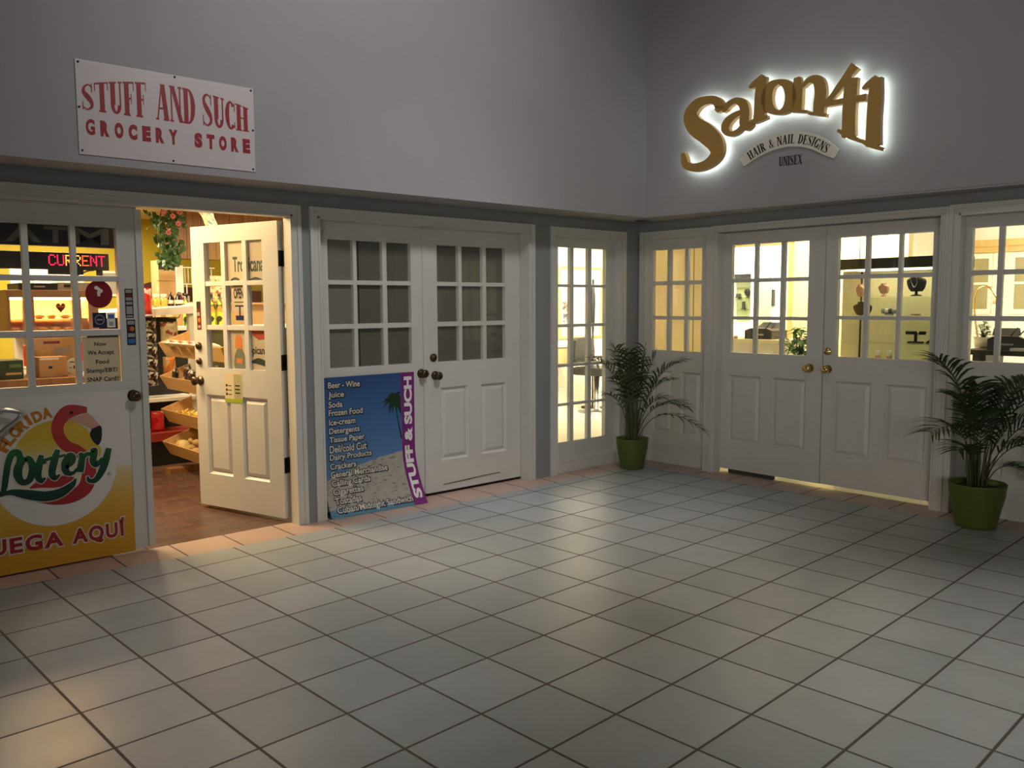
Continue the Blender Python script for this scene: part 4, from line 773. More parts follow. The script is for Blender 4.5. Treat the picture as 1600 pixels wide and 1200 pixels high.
# decals on the open door panes
GD = 0.024
def decal(label, parts, cat='sticker', name='pane_decal'):
    r = thing(name, label, cat, DL, DR)
    for nm, bm, m_ in parts: obj(nm, bm, m_, r)
M['decal'] = mat('dark_green_decal', (0.02, 0.045, 0.035), 0.5, var=0.1)
bm = B(); add_text(bm, 'Tropicana', -0.474, -0.172, 1.640, 1.775, GD, bold=0.02, depth=0.0008); ribbon(bm, [(-0.33, 1.605, 0.012), (-0.255, 1.622, 0.026), (-0.175, 1.608, 0.012)], GD, GD-0.0008, 5)
ribbon(bm, [(-0.50, 1.618, 0.010), (-0.455, 1.628, 0.018), (-0.41, 1.620, 0.010)], GD, GD-0.0008, 5)
def paper(*rs):  # cream translucent sheets behind the decals
    b_ = B()
    for (a, b, c, d) in rs: box(b_, a, b, GD+0.0002, GD+0.0008, c, d)
    return b_
decal('dark green juice lettering on a pale sheet across the upper panes of the open door', [('backing_sheet', paper((-0.527, -0.361, 1.60, 1.877), (-0.312, -0.164, 1.60, 1.877)), M['backing']), ('lettering', bm, M['decal'])], name='brand_decal')
bm = B(); add_text(bm, 'OPEN', -0.474, -0.378, 1.492, 1.563, GD, bold=0.035, depth=0.0008); box(bm, -0.480, -0.376, GD-0.0008, GD, 1.575, 1.583); box(bm, -0.470, -0.378, GD-0.0008, GD, 1.466, 1.472)
b2 = B(); box(b2, -0.465, -0.378, GD-0.0008, GD, 1.438, 1.448); box(b2, -0.46, -0.378, GD-0.0008, GD, 1.345, 1.378); box(b2, -0.425, -0.412, GD-0.0008, GD, 1.378, 1.438)
decal('black opening sign on a pale sheet in the middle pane of the open door', [('backing_sheet', paper((-0.50, -0.361, 1.40, 1.578)), M['backing']), ('lettering', bm, M['ink']), ('marks', b2, M['navy'])], name='open_decal')
bm = B(); prism(bm, [(-0.490, 1.015), (-0.382, 1.015), (-0.374, 1.06), (-0.385, 1.11), (-0.41, 1.155), (-0.455, 1.155), (-0.484, 1.11), (-0.494, 1.06)], GD, GD-0.0008)
b2 = B(); prism(b2, [(-0.478, 1.155), (-0.405, 1.150), (-0.408, 1.22), (-0.418, 1.243), (-0.462, 1.247), (-0.474, 1.225)], GD, GD-0.0010); box(b2, -0.468, -0.408, GD-0.0014, GD-0.0008, 1.05, 1.085)
decal('grey bottle decal with orange top on a bottom pane of the open door', [('backing_sheet', paper((-0.527, -0.361, 1.014, 1.277)), M['backing']), ('bottle_shape', bm, mat('grey_green_decal', (0.16, 0.18, 0.14), 0.5, var=0.15)), ('bottle_top', b2, mat('orange_decal', (0.62, 0.20, 0.05), 0.5, var=0.1))], name='bottle_decal')
bm = B(); add_text(bm, 'Tropicana', -0.395, -0.164, 1.103, 1.172, GD, bold=0.02, depth=0.0008)
bm2 = B(); ribbon(bm2, [(-0.318, 1.065, 0.012), (-0.26, 1.072, 0.040), (-0.20, 1.062, 0.040), (-0.165, 1.045, 0.03)], GD, GD-0.0008, 5)
for q in list(bm.verts):
    if q.co.x < -0.316: bm.verts.remove(q)
b3 = B(); prism(b3, [(-0.312, 1.278), (-0.162, 1.278), (-0.162, 1.225), (-0.24, 1.215), (-0.30, 1.245)], GD, GD-0.0008)
decal('partial juice lettering with dark ribbon on a bottom pane of the open door', [('backing_sheet', paper((-0.312, -0.164, 1.014, 1.277)), M['backing']), ('lettering', bm, M['decal']), ('ribbon_mark', bm2, M['decal']), ('fruit_mark', b3, mat('red_decal', (0.42, 0.06, 0.04), 0.5, var=0.1))], name='brand_decal')

# ---------------------------------------------------------------- potted palms
RV = Vector((0.7444, -0.6677, 0)); DV = Vector((0.667, 0.745, 0))
def palm(name, label, loc, rad, hgt, fronds, rim_r, seed):
    rn = random.Random(seed); r = thing(name, label, 'potted plant', loc)
    bm = B(); b_ = rad*0.70
    lathe(bm, [(0, 0.004), (b_*0.9, 0.004), (b_*0.93, 0.0), (b_, 0.004), (b_*1.02, 0.02), (b_*1.16, hgt*0.35), (rad*0.95, hgt*0.72), (rad*0.985, hgt*0.93), (rad, hgt*0.965), (rad, hgt), (rad*0.965, hgt), (rad*0.95, hgt*0.93), (rad*0.92, hgt*0.88)], 40)
    obj('pot', bm, M['potgreen'], r, True)
    bm = B(); lathe(bm, [(rad*0.945, hgt*0.865), (rad*0.6, hgt*0.90), (0, hgt*0.91)], 32); obj('soil', bm, M['soil'], r, True)
    for (bx_, tr, tu, td, arch_, lf, nl) in fronds:
        base = Vector((0, 0, hgt*0.88))+RV*bx_+DV*rn.uniform(-0.03, 0.03)
        tip = Vector((0, 0, hgt))+RV*tr+DV*td+Vector((0, 0, tu))
        mid = base.lerp(tip, 0.5)+Vector((0, 0, arch_))-RV*0.25*tr*(1 if arch_ > 0.06 else 0.3)
        path = []
        for i in range(25):
            t = i/24; p = base*(1-t)**2+mid*2*t*(1-t)+tip*t*t; path.append(p)
        bm = B(); tube(bm, [(*path[i], 0.0048*(1-i/30)) for i in range(0, 25, 2)], 0.004, 5, 2, 1)
        for k in range(nl):
            t = 0.40+0.60*(k+0.5)/nl; f = t*24; i = min(int(f), 23); p = path[i].lerp(path[i+1], f-i); d = (path[i+1]-path[i]).normalized()
            side = d.cross(Vector((0, 0, 1)))
            if side.length < 0.1: side = RV.copy()
            side.normalize(); nrm = side.cross(d).normalized()
            if rn.random() < 0.5: tw = 1
            L = lf*(0.45+0.75*math.sin(PI*min(1, (t-0.40)/0.6*0.82+0.12)))*rn.uniform(0.9, 1.2)*1.3
            for sg in (-1, 1):
                dirv = (d*0.62+side*sg*0.66+nrm*0.32+Vector((rn.uniform(-.1, .1), rn.uniform(-.1, .1), rn.uniform(-.08, .08)))).normalized()
                wv = dirv.cross(nrm).normalized(); prev = None; wmax = 0.0090
                for j, (s_, ww) in enumerate(((0, .35), (.25, 1), (.55, .85), (.85, .4), (1, .05))):
                    q = p+dirv*L*s_+Vector((0, 0, -0.42*L*s_*s_))
                    cur = (bm.verts.new(q+wv*wmax*ww), bm.verts.new(q+nrm*0.002*ww), bm.verts.new(q-wv*wmax*ww))
                    if prev:
                        bm.faces.new((prev[0], cur[0], cur[1], prev[1])); bm.faces.new((prev[1], cur[1], cur[2], prev[2]))
                    prev = cur
        o = obj('frond', bm, [M['frond'], M['stem']], r)
    bm = B()
    for k in range(9):
        a_ = rn.uniform(0, 2*PI); q = rad*0.33*rn.random()**.5; x_, y_ = q*math.cos(a_), q*math.sin(a_)
        tube(bm, [(x_, y_, hgt*0.85, 0.009), (x_*1.2, y_*1.2, hgt+0.10, 0.008), (x_*1.5, y_*1.5, hgt+0.22+rn.uniform(0, .1), 0.005)], 0.008, 6, 3)
    obj('stalks', bm, M['stem'], r)
    return r
# (root offset, tip right, tip up, tip depth, arch, leaflet length, leaflets)
f1 = [(-0.02, -0.37, 0.70, -0.16, 0.34, 0.20, 13), (-0.02, -0.27, 0.40, -0.14, 0.22, 0.13, 8), (0.0, -0.17, 0.80, -0.10, 0.14, 0.19, 13), (0.01, -0.04, 0.76, 0.00, 0.06, 0.19, 12),
      (0.02, 0.09, 0.80, -0.08, 0.07, 0.19, 13), (0.03, 0.19, 0.74, -0.06, 0.12, 0.19, 13), (0.03, 0.38, 0.68, -0.20, 0.28, 0.19, 14), (0.03, 0.30, 0.52, -0.12, 0.24, 0.16, 11), (0.03, 0.42, 0.30, -0.24, 0.28, 0.17, 11), (0.04, 0.56, 0.11, -0.36, 0.38, 0.12, 8),
      (0.03, 0.24, 0.36, -0.16, 0.20, 0.15, 9), (-0.01, -0.10, 0.60, -0.18, 0.10, 0.16, 10)]
palm('potted_palm', 'potted palm in a green pot in the corner by the tall sidelight', (-0.36, -0.235, 0), 0.143, 0.27, f1, 0.145, 11)
f2 = [(-0.02, -0.33, 0.80, -0.06, 0.34, 0.20, 16), (-0.02, -0.42, 0.36, -0.20, 0.34, 0.17, 14), (-0.01, -0.22, 0.58, -0.12, 0.24, 0.16, 12), (0.0, -0.02, 0.64, 0.02, 0.12, 0.18, 14), (0.01, 0.10, 0.62, -0.10, 0.14, 0.18, 14),
      (0.02, 0.30, 0.66, 0.04, 0.22, 0.19, 15), (0.02, 0.44, 0.62, -0.05, 0.30, 0.20, 15), (0.03, 0.40, 0.44, -0.15, 0.26, 0.19, 14), (0.03, 0.46, 0.22, -0.08, 0.28, 0.18, 13), (0.03, 0.30, 0.02, -0.14, 0.26, 0.17, 13),
      (0.01, 0.16, 0.46, -0.2, 0.16, 0.17, 12), (-0.02, -0.22, 0.24, -0.16, 0.22, 0.14, 11), (0.0, -0.10, 0.48, -0.18, 0.14, 0.17, 12), (0.02, 0.22, 0.30, -0.2, 0.2, 0.16, 11)]
palm('potted_palm', 'potted palm in a green pot in front of the sidelight past the salon doors', (-0.235, -3.02, 0), 0.172, 0.285, f2, 0.17, 5)

# ---------------------------------------------------------------- grocery, seen through the left door glass
M['ledred'] = mat('led_red', (0.3, 0, 0.02), 0.5, emit=(1.0, 0.015, 0.06), es=3.2); M['ledamber'] = mat('led_amber', (0.3, 0.1, 0), 0.5, emit=(1.0, 0.42, 0.06), es=3.0); M['ledorange'] = mat('led_orange', (0.3, 0.03, 0), 0.5, emit=(1.0, 0.09, 0.03), es=3.0)
r = thing('atm_sign', 'black sign board with dull grey ATM letters behind the top panes', 'sign', (0, 0.17, 0))
bm = B(); box(bm, -5.26, -4.47, 0, 0.05, 1.778, 1.99, 0.004); obj('board', bm, M['black'], r)
bm = B(); 
for ch, a_, b_ in (('A', -5.035, -4.865), ('T', -4.850, -4.735), ('M', -4.715, -4.515)): add_text(bm, ch, a_, b_, 1.795, 1.885, 0.0, bold=0.03)
obj('lettering', bm, mat('dull_grey_letters', (0.13, 0.13, 0.125), 0.5, var=0.1), r)
r = thing('led_sign', 'black scrolling sign with red and amber CURRENT in lit dots', 'sign', (0, 0.30, 0))
bm = B(); box(bm, -5.26, -4.482, 0, 0.05, 1.655, 1.752, 0.004); obj('housing', bm, M['black'], r)
FONT = {'C': '01110 10001 10000 10000 10000 10001 01110', 'U': '10001 10001 10001 10001 10001 10001 01110', 'R': '11110 10001 10001 11110 10100 10010 10001', 'E': '11111 10000 10000 11110 10000 10000 11111',
        'N': '10001 11001 10101 10101 10011 10001 10001', 'T': '11111 00100 00100 00100 00100 00100 00100'}
x = -4.800; P = 0.0076
for i, ch in enumerate('CURRENT'):
    bm = B()
    for j, row in enumerate(FONT[ch].split()):
        for k, c in enumerate(row):
            if c == '1': lathe(bm, [(0, 0.0), (0.0036, 0.0), (0.0036, -0.002), (0, -0.003)], 8, (x+k*P, 0, 1.735-j*P*1.18), 'y')
    obj('lit_letter', bm, M['ledred' if i in (0, 1, 5, 6) else ('ledorange' if i == 4 else 'ledamber')], r); x += P*5.75
bm = B(); tube(bm, [(-4.56, 0.03, 1.655, 0.004), (-4.60, 0.03, 1.648, 0.004), (-4.70, 0.03, 1.60, 0.004)], 0.004); box(bm, -4.545, -4.515, 0.01, 0.04, 1.625, 1.656, 0.004); box(bm, -4.80, -4.62, 0.01, 0.045, 1.628, 1.655); obj('bracket', bm, M['black'], r)
# counter in the shop window
r = thing('window_counter', 'brown counter behind the closed grocery door glass under the food warmer', 'counter', (0, 0.34, 0))
bm = B(); box(bm, -5.30, -4.50, 0, 0.85, 1.00, 1.035, 0.004); obj('top', bm, M['brownwood'], r)
bm = B(); box(bm, -5.28, -4.52, 0.02, 0.83, 0.0, 1.0); obj('body', bm, M['brownwood'], r)
M['warmer'] = mat('tan_enamel', (0.42, 0.24, 0.15), 0.4, var=0.05)
r = thing('food_warmer', 'glowing glass-fronted food warmer on the counter behind the closed grocery door', 'food warmer', (0, 0.66, 0))
bm = B(); box(bm, -4.95, -4.45, 0, 0.42, 1.50, 1.545, 0.004); box(bm, -4.95, -4.45, 0, 0.42, 1.262, 1.296, 0.004); box(bm, -4.95, -4.45, 0.40, 0.42, 1.296, 1.50)
for x0, x1 in ((-4.95, -4.935), (-4.868, -4.808), (-4.575, -4.548), (-4.508, -4.45)): box(bm, x0, x1, 0, 0.42 if x0 in (-4.95, -4.508) else 0.03, 1.29, 1.505)
obj('cabinet', bm, M['warmer'], r)
bm = B(); box(bm, -4.93, -4.46, 0.04, 0.38, 1.37, 1.374); obj('rack', bm, M['steel'], r)
bm = B(); box(bm, -4.92, -4.47, 0.12, 0.30, 1.488, 1.499); obj('heat_lamp', bm, mat('warmer_lamp', (1, .7, .3), 0.5, emit=(1.0, 0.50, 0.13), es=70), r)
bm = B(); box(bm, -4.935, -4.51, 0.004, 0.007, 1.296, 1.50); obj('glass', bm, M['glass'], r)
bm = B(); prism(bm, [(-4.665+0.030*(math.sin(t)**3)*0.9, 1.440+0.0021*(13*math.cos(t)-5*math.cos(2*t)-2*math.cos(3*t)-math.cos(4*t))) for t in [2*PI*i/36 for i in range(36)]], -0.003, 0.0); obj('heart_sticker', bm, M['maroon'], r)
bm = B(); box(bm, -4.688, -4.642, -0.0036, -0.003, 1.440, 1.450); obj('heart_band', bm, M['orange'], r)
pm = mat('golden_pastry', (0.62, 0.33, 0.08), 0.6, var=0.3, scale=30)
def blob(rx, ry, rz, seed, n=2, amt=0.18):
    bm = B(); bmesh.ops.create_icosphere(bm, subdivisions=n, radius=1.0); rn = random.Random(seed); ph = [rn.uniform(0, 6) for _ in range(6)]
    for v in bm.verts:
        k = 1+amt*(math.sin(3*v.co.x+ph[0])+math.sin(4*v.co.y+ph[1])+math.sin(3*v.co.z+ph[2]))/3
        v.co = Vector((v.co.x*rx*k, v.co.y*ry*k, v.co.z*rz*k))
    return bm
p0 = None
for i, (x, y, z) in enumerate(((-4.77, .72, 1.386), (-4.70, .74, 1.386), (-4.63, .72, 1.386), (-4.60, .80, 1.386), (-4.75, .73, 1.309), (-4.68, .74, 1.309), (-4.61, .73, 1.309), (-4.90, .75, 1.309), (-4.53, .78, 1.309))):
    if p0 is None: p0 = obj('pastry', blob(0.032, 0.028, 0.0135, 5), pm, None, True); o = p0
    else: o = p0.copy(); C.objects.link(o)
    o.location = (x, y, z); o.rotation_euler = (0, 0, i*1.3); tag(o, 'golden pastry lying in the lit food warmer', 'pastry', 'pastries in the food warmer')
def crate(name, label, cat, x0, x1, y0, y1, z0, z1, m, extra=(), rotz=0.0):
    cx, cy = (x0+x1)/2, (y0+y1)/2
    r = thing(name, label, cat, (cx, cy, z0), rotz); bm = B(); box(bm, x0-cx, x1-cx, y0-cy, y1-cy, 0, z1-z0, 0.003); obj('body', bm, m, r)
    for nm, (a, b, c, d), mm in extra:
        bm = B(); box(bm, a-cx, b-cx, y0-cy-0.0016, y0-cy-0.0003, c-z0, d-z0); obj(nm, bm, mm, r)
    return r
crate('drinks_carton', 'tan printed carton under the food warmer behind the glass', 'carton', -4.84, -4.60, 0.62, 0.80, 1.036, 1.258, mat('tan_print_card', (0.55, 0.36, 0.18), 0.6, var=0.12, scale=22),
      (('print_mark', (-4.78, -4.69, 1.222, 1.238), M['maroon']), ('print_mark', (-4.82, -4.74, 1.15, 1.19), M['ochre']), ('print_mark', (-4.72, -4.63, 1.16, 1.20), M['greyp'])))
crate('snack_carton', 'low brown open snack carton before the tan carton on the window counter', 'carton', -4.85, -4.70, 0.44, 0.56, 1.036, 1.152, M['card'], (('label_strip', (-4.845, -4.745, 1.136, 1.148), M['whiteplastic']), ('print_mark', (-4.80, -4.78, 1.085, 1.10), M['navy'])))
r = thing('disc_label', 'round pale blue printed disc leaning beside the brown snack carton', 'disc', (-4.652, 0.455, 1.036))
bm = B(); prism(bm, ell(0, 0.052, 0.050, 0.052, 36), 0, 0.012); obj('disc', bm, mat('pale_blue_print', (0.42, 0.46, 0.46), 0.4, var=0.05), r)
bm = B(); box(bm, -0.012, 0.012, -0.001, 0, 0.040, 0.060); box(bm, -0.03, 0.03, -0.001, 0, 0.078, 0.084); box(bm, -0.034, -0.018, -0.001, 0, 0.046, 0.05); box(bm, 0.018, 0.034, -0.001, 0, 0.030, 0.036); obj('print_mark', bm, M['ink'], r)
crate('tea_carton', 'dark green and black carton beside the tan carton on the window counter', 'carton', -5.06, -4.93, 0.44, 0.60, 1.036, 1.142, mat('dark_green_card', (0.03, 0.06, 0.025), 0.5, var=0.3, scale=30), (('print_mark', (-5.0, -4.94, 1.10, 1.12), mat('olive_print', (0.12, 0.20, 0.06), 0.5, var=0.1)), ('print_mark', (-5.02, -4.94, 1.06, 1.072), M['ochre'])))
crate('flat_printer', 'flat dark device lying on top of the food warmer', 'device', -4.88, -4.67, 0.68, 0.98, 1.546, 1.586, M['black'], (('label_strip', (-4.80, -4.74, 1.560, 1.570), M['greyp']),))
crate('grey_carton', 'grey carton with dark print on top of the food warmer', 'carton', -4.665, -4.46, 0.70, 0.95, 1.546, 1.592, M['greyp'], (('print_mark', (-4.63, -4.58, 1.562, 1.58), M['ink']),))
# stack of clear cups
cm = mat('clear_cup_plastic', (0.75, 0.72, 0.68), 0.2, var=0.03)
for i, x in enumerate((-5.16, -5.055)):
    bm = B(); lathe(bm, [(0, 0), (0.03, 0), (0.04, 0.30), (0.034, 0.31), (0.026, 0.02), (0, 0.02)], 20); o = obj('cup_stack', bm, cm, None, True); o.location = (x, 0.80, 1.036); tag(o, ['tall stack of clear cups farthest from the food warmer', 'tall stack of clear cups nearest to the food warmer'][i], 'cups')
# goods beyond, seen right of the warmer
r = thing('display_shelf', 'white shelf of bright packets beyond the food warmer', 'shelf', (0, 2.3, 0))
bm = B(); box(bm, -4.52, -3.98, 0.35, 0.38, 0, 1.75)
for z_ in (0.5, 0.95, 1.22, 1.50): box(bm, -4.52, -3.98, 0, 0.36, z_, z_+0.025)
obj('frame', bm, M['whiteplastic'], r)
def bag_mesh(w, h, d, seed=1):
    bm = B(); nx, nz = 8, 12; rn = random.Random(seed); G = []
    for s in (-1, 1):
        rows = []
        for j in range(nz+1):
            v = j/nz; row = []
            for i in range(nx+1):
                u = i/nx*2-1; e = max(0, 1-abs(2*v-1)**4)*max(0, 1-u**4)
                wob = rn.uniform(-.004, .004)*e
                row.append(bm.verts.new((u*w/2*(1-0.07*e), s*(d/2*e**0.7+0.0012)+wob, v*h)))
            rows.append(row)
        G.append(rows)
    for g in G:
        for j in range(nz):
            for i in range(nx): f = bm.faces.new((g[j][i], g[j][i+1], g[j+1][i+1], g[j+1][i])); f.smooth = True
    F, K = G
    for i in range(nx): bm.faces.new((F[0][i], F[0][i+1], K[0][i+1], K[0][i])); bm.faces.new((F[nz][i], F[nz][i+1], K[nz][i+1], K[nz][i]))
    for j in range(nz): bm.faces.new((F[j][0], F[j+1][0], K[j+1][0], K[j][0])); bm.faces.new((F[j][nx], F[j+1][nx], K[j+1][nx], K[j][nx]))
    return bm
PK = {'silver': pack_mat('silver_black_foil', [(0.02, .02, .02), (.55, .54, .52), (.015, .015, .015), (.08, .05, .04), (.42, .40, .36), (.02, .02, .02), (.12,.03,.03)], 36, 0.2), 'blue': pack_mat('blue_white_foil', [(.10, .16, .5), (.7, .7, .7), (.3, .1, .1), (.75, .7, .6)], 20),
      'cream': pack_mat('cream_popcorn_foil', [(.75, .68, .42), (.78, .72, .5), (.70, .55, .2), (.78, .72, .5), (.78, .72, .48), (.40, .10, .12)], 34), 'red': pack_mat('red_foil', [(.55, .02, .02), (.62, .04, .03), (.48, .01, .02), (.7, .45, .4)], 16),
      'orange': pack_mat('orange_foil', [(.6, .2, .04), (.66, .42, .2), (.5, .1, .03)], 16), 'dark': pack_mat('dark_foil', [(.02, .015, .02), (.05, .03, .03), (.3, .28, .25), (.02, .02, .03)], 22)}
def packs(name, label, cat, group, kind, w, h, d, spots, seed=1, lie=False):
    first = None
    for (x, y, z, rz) in spots:
        if first is None: first = obj(name, bag_mesh(w, h, d, seed), PK[kind]); o = first
        else: o = first.copy(); C.objects.link(o)
        o.location = (x, y, z); o.rotation_euler = (-PI/2*0.93 if lie else 0.10, 0, rz); tag(o, label, cat, group)
packs('blue_packet', 'blue and white packet on the bright shelf beyond the food warmer', 'packet', 'blue packets on the bright shelf', 'blue', 0.10, 0.15, 0.03, [(-4.46+0.11*i, 2.42, z, .1*i) for i in range(4) for z in (1.25, 1.525)])
packs('red_packet', 'red packet on the lower tier of the bright shelf', 'packet', 'red packets on the bright shelf', 'red', 0.10, 0.17, 0.03, [(-4.46+0.12*i, 2.42, 0.98, .1*i) for i in range(4)])

# ---------------------------------------------------------------- grocery, seen through the open doorway
r = thing('gondola_shelf', 'white shop shelf unit with dark pegboard and lit white deck', 'shelf', (0, 2.75, 0))
bm = B()
hexa(bm, [(-4.0, 0.0, 1.33), (-3.02, 0.0, 1.375), (-3.02, 0.34, 1.375), (-4.0, 0.34, 1.33), (-4.0, 0.0, 1.375), (-3.02, 0.0, 1.445), (-3.02, 0.34, 1.46), (-4.0, 0.34, 1.40)]); obj('deck', bm, M['whiteplastic'], r)
bm = B(); box(bm, -3.065, -3.005, 0.04, 0.10, 0, 1.47, 0.004); obj('post', bm, M['whiteplastic'], r)
bm = B(); box(bm, -4.0, -3.07, 0.33, 0.35, 0.1, 1.34); obj('pegboard', bm, mat('dark_pegboard', (0.012, 0.012, 0.016), 0.6, var=0.2), r)
bm = B(); box(bm, -4.0, -3.02, 0.02, 0.34, 0.58, 0.61); obj('shelf_board', bm, M['whiteplastic'], r)
bm = B(); box(bm, -4.0, -3.02, -0.02, 0.34, 0.225, 0.30); obj('base_shelf', bm, mat('red_base_panel', (0.30, 0.035, 0.02), 0.5, var=0.1), r)
bm = B(); box(bm, -4.0, -3.02, 0.0, 0.34, 0.0, 0.225); obj('kick_plate', bm, M['black'], r)
for i, z_ in enumerate((1.30, 1.30)):
    bm = B(); tube(bm, [(-3.36+0.22*i, 0.33, 1.33, 0.004), (-3.36+0.22*i, 0.10, 1.335, 0.004), (-3.36+0.22*i, 0.05, 1.36, 0.004)], 0.004); obj('hook', bm, M['steel'], r)
packs('snack_bag', 'silver and black snack bag hanging in a dense row inside the doorway', 'snack bag', 'dark snack bags on the pegboard', 'silver', 0.11, 0.16, 0.045, [(-3.52+0.115*i, 2.80+0.03*(i % 2), 0.72+0.115*j, .12*math.sin(i+2*j)) for j in range(5) for i in range(2)], 3)
packs('popcorn_bag', 'cream popcorn bag hanging from the pegboard hook', 'snack bag', None, 'cream', 0.15, 0.20, 0.05, [(-3.206, 2.90, 1.10, -.5)], 4)
packs('orange_bag', 'orange snack bag below the popcorn bag', 'snack bag', None, 'orange', 0.11, 0.15, 0.04, [(-3.225, 2.88, 0.83, -.5)], 5)
packs('red_bag', 'large shiny red bag standing on the white shelf deck', 'snack bag', None, 'red', 0.12, 0.23, 0.07, [(-3.50, 2.66, 1.372, -.2)], 6)
packs('red_box_bag', 'red and white packet on the low base shelf', 'packet', None, 'red', 0.11, 0.19, 0.05, [(-3.36, 2.86, 0.302, -.3)], 7)
# jars and bottles on the deck
jm = mat('amber_jar_glass', (0.62, 0.44, 0.08), 0.15, var=0.1); j0 = None
for i, (x, y) in enumerate(((-3.355, 2.98), (-3.285, 2.98), (-3.215, 2.98))):
    if j0 is None:
        j0 = thing('jar', 'amber jar with white lid on the white shelf deck', 'jar', (x, y, 1.437), 0, 'amber jars on the shelf deck')
        bm = B(); lathe(bm, [(0, 0), (0.030, 0), (0.032, 0.01), (0.032, 0.07), (0.022, 0.085), (0, 0.085)], 20); obj('body', bm, jm, j0, True)
        bm = B(); lathe(bm, [(0, 0.085), (0.026, 0.085), (0.026, 0.115), (0, 0.117)], 20); obj('lid', bm, M['whiteplastic'], j0, True)
    else: dup(j0, (x, y, 1.437))
bt = mat('dark_bottle_glass', (0.035, 0.012, 0.016), 0.12, var=0.1); b0 = None
for i, (x, y) in enumerate(((-3.15, 2.98), (-3.10, 2.93), (-3.06, 3.0))):
    if b0 is None:
        b0 = thing('bottle', 'dark bottle on the white shelf deck beside the amber jars', 'bottle', (x, y, 1.443), 0, 'dark bottles on the shelf deck')
        bm = B(); lathe(bm, [(0, 0), (0.028, 0), (0.030, 0.01), (0.030, 0.07), (0.012, 0.10), (0.011, 0.128), (0, 0.128)], 18); obj('body', bm, bt, b0, True)
        bm = B(); lathe(bm, [(0.0305, 0.02), (0.031, 0.02), (0.031, 0.055), (0.0305, 0.055)], 18); obj('label', bm, M['cream'], b0, True)
    else: dup(b0, (x, y, 1.443))
# counter beyond with green bottles and cans
r = thing('back_counter', 'pale counter with dark front behind the shop shelf', 'counter', (0, 3.45, 0))
bm = B(); box(bm, -2.98, -1.45, 0, 0.8, 1.20, 1.24, 0.004); obj('top', bm, M['whiteplastic'], r)
bm = B(); box(bm, -2.96, -1.47, 0.03, 0.77, 0, 1.20); obj('body', bm, mat('dark_counter_front', (0.03, 0.028, 0.025), 0.5, var=0.1), r)
bm = B(); r = thing('counter_riser', 'brown raised shelf along the back of the pale counter', 'shelf', (0, 3.45, 1.24)); box(bm, -2.86, -1.6, 0.30, 0.48, 0.0, 0.215); box(bm, -2.86, -1.6, 0.22, 0.50, 0.215, 0.235); obj('riser', bm, M['card'], r)
c0 = None; gm = pack_mat('green_yellow_label', [(.02, .10, .03), (.62, .66, .05), (.02, .04, .02), (.66, .30, .05)], 22)
for i, x in enumerate((-2.80, -2.715, -2.63, -2.545, -2.46, -2.375)):
    if c0 is None:
        c0 = thing('green_bottle', 'green bottle with yellow label along the pale counter', 'bottle', (x, 3.52, 1.24), 0, 'green bottles on the pale counter')
        bm = B(); lathe(bm, [(0, 0), (0.033, 0), (0.035, 0.01), (0.035, 0.20), (0.016, 0.25), (0.015, 0.30), (0, 0.30)], 18); obj('body', bm, gm, c0, True)
        bm = B(); lathe(bm, [(0, 0.30), (0.017, 0.30), (0.017, 0.325), (0, 0.325)], 14); obj('cap', bm, M['black'], c0, True)
    else: dup(c0, (x, 3.52, 1.24))
crate('grey_tray', 'grey display tray with red tag on the counter riser', 'tray', -2.84, -2.70, 3.69, 3.73, 1.476, 1.545, M['greyp'], (('red_tag', (-2.77, -2.72, 1.49, 1.53), M['red']),))
crate('tall_carton', 'tall brown carton stack standing at the end of the pale counter', 'carton', -2.90, -2.66, 3.98, 4.20, 1.24, 1.915, M['card'], (('hand_hole', (-2.90, -2.83, 1.82, 1.87), M['ink']), ('seam', (-2.92, -2.71, 1.70, 1.706), M['brownwood']), ('tape', (-2.925, -2.90, 1.60, 1.64), M['cream'])))
r = thing('wire_rack', 'white wire rack with packets in front of the brown carton', 'rack', (-2.64, 3.78, 1.476))
bm = B()
for i in range(10): tube(bm, [(-0.10+i*0.035, 0, 0.19, 0.004), (-0.10+i*0.035, 0, 0.35, 0.004)], 0.004, 5, 1)
tube(bm, [(-0.15, 0, 0.36, .006), (0.25, 0, 0.36, .006)], .006, 6, 1); tube(bm, [(-0.10, 0, 0.19, .005), (0.25, 0, 0.19, .005)], .005, 6, 1); box(bm, -0.155, -0.085, -0.01, 0.01, 0.10, 0.38); tube(bm, [(-0.05, 0, 0, .006), (-0.05, 0, .2, .006)], .006, 6, 1); box(bm, -0.12, 0.0, -0.05, 0.05, 0.0, 0.006)
obj('frame', bm, M['whiteplastic'], r)
packs('yellow_packet', 'pale yellow packet in the white wire rack', 'packet', 'yellow packets in the wire rack', 'cream', 0.10, 0.28, 0.03, [(-2.52+0.09*i, 3.85, 1.48, 0) for i in range(3)], 8)
r = thing('wall_cabinet', 'brown wood-panelled cabinet high up beside the hanging ivy', 'cabinet', (0, 3.85, 0))
bm = B(); box(bm, -2.80, -1.40, 0, 0.16, 1.93, 2.42); obj('body', bm, M['brownwood'], r)
bm = B()
for i in range(1, 9): box(bm, -2.80+i*0.155, -2.796+i*0.155, -0.003, 0.0, 1.93, 2.42)
obj('groove', bm, mat('dark_wood_groove', (0.10, 0.045, 0.02), 0.7, var=0.1), r)
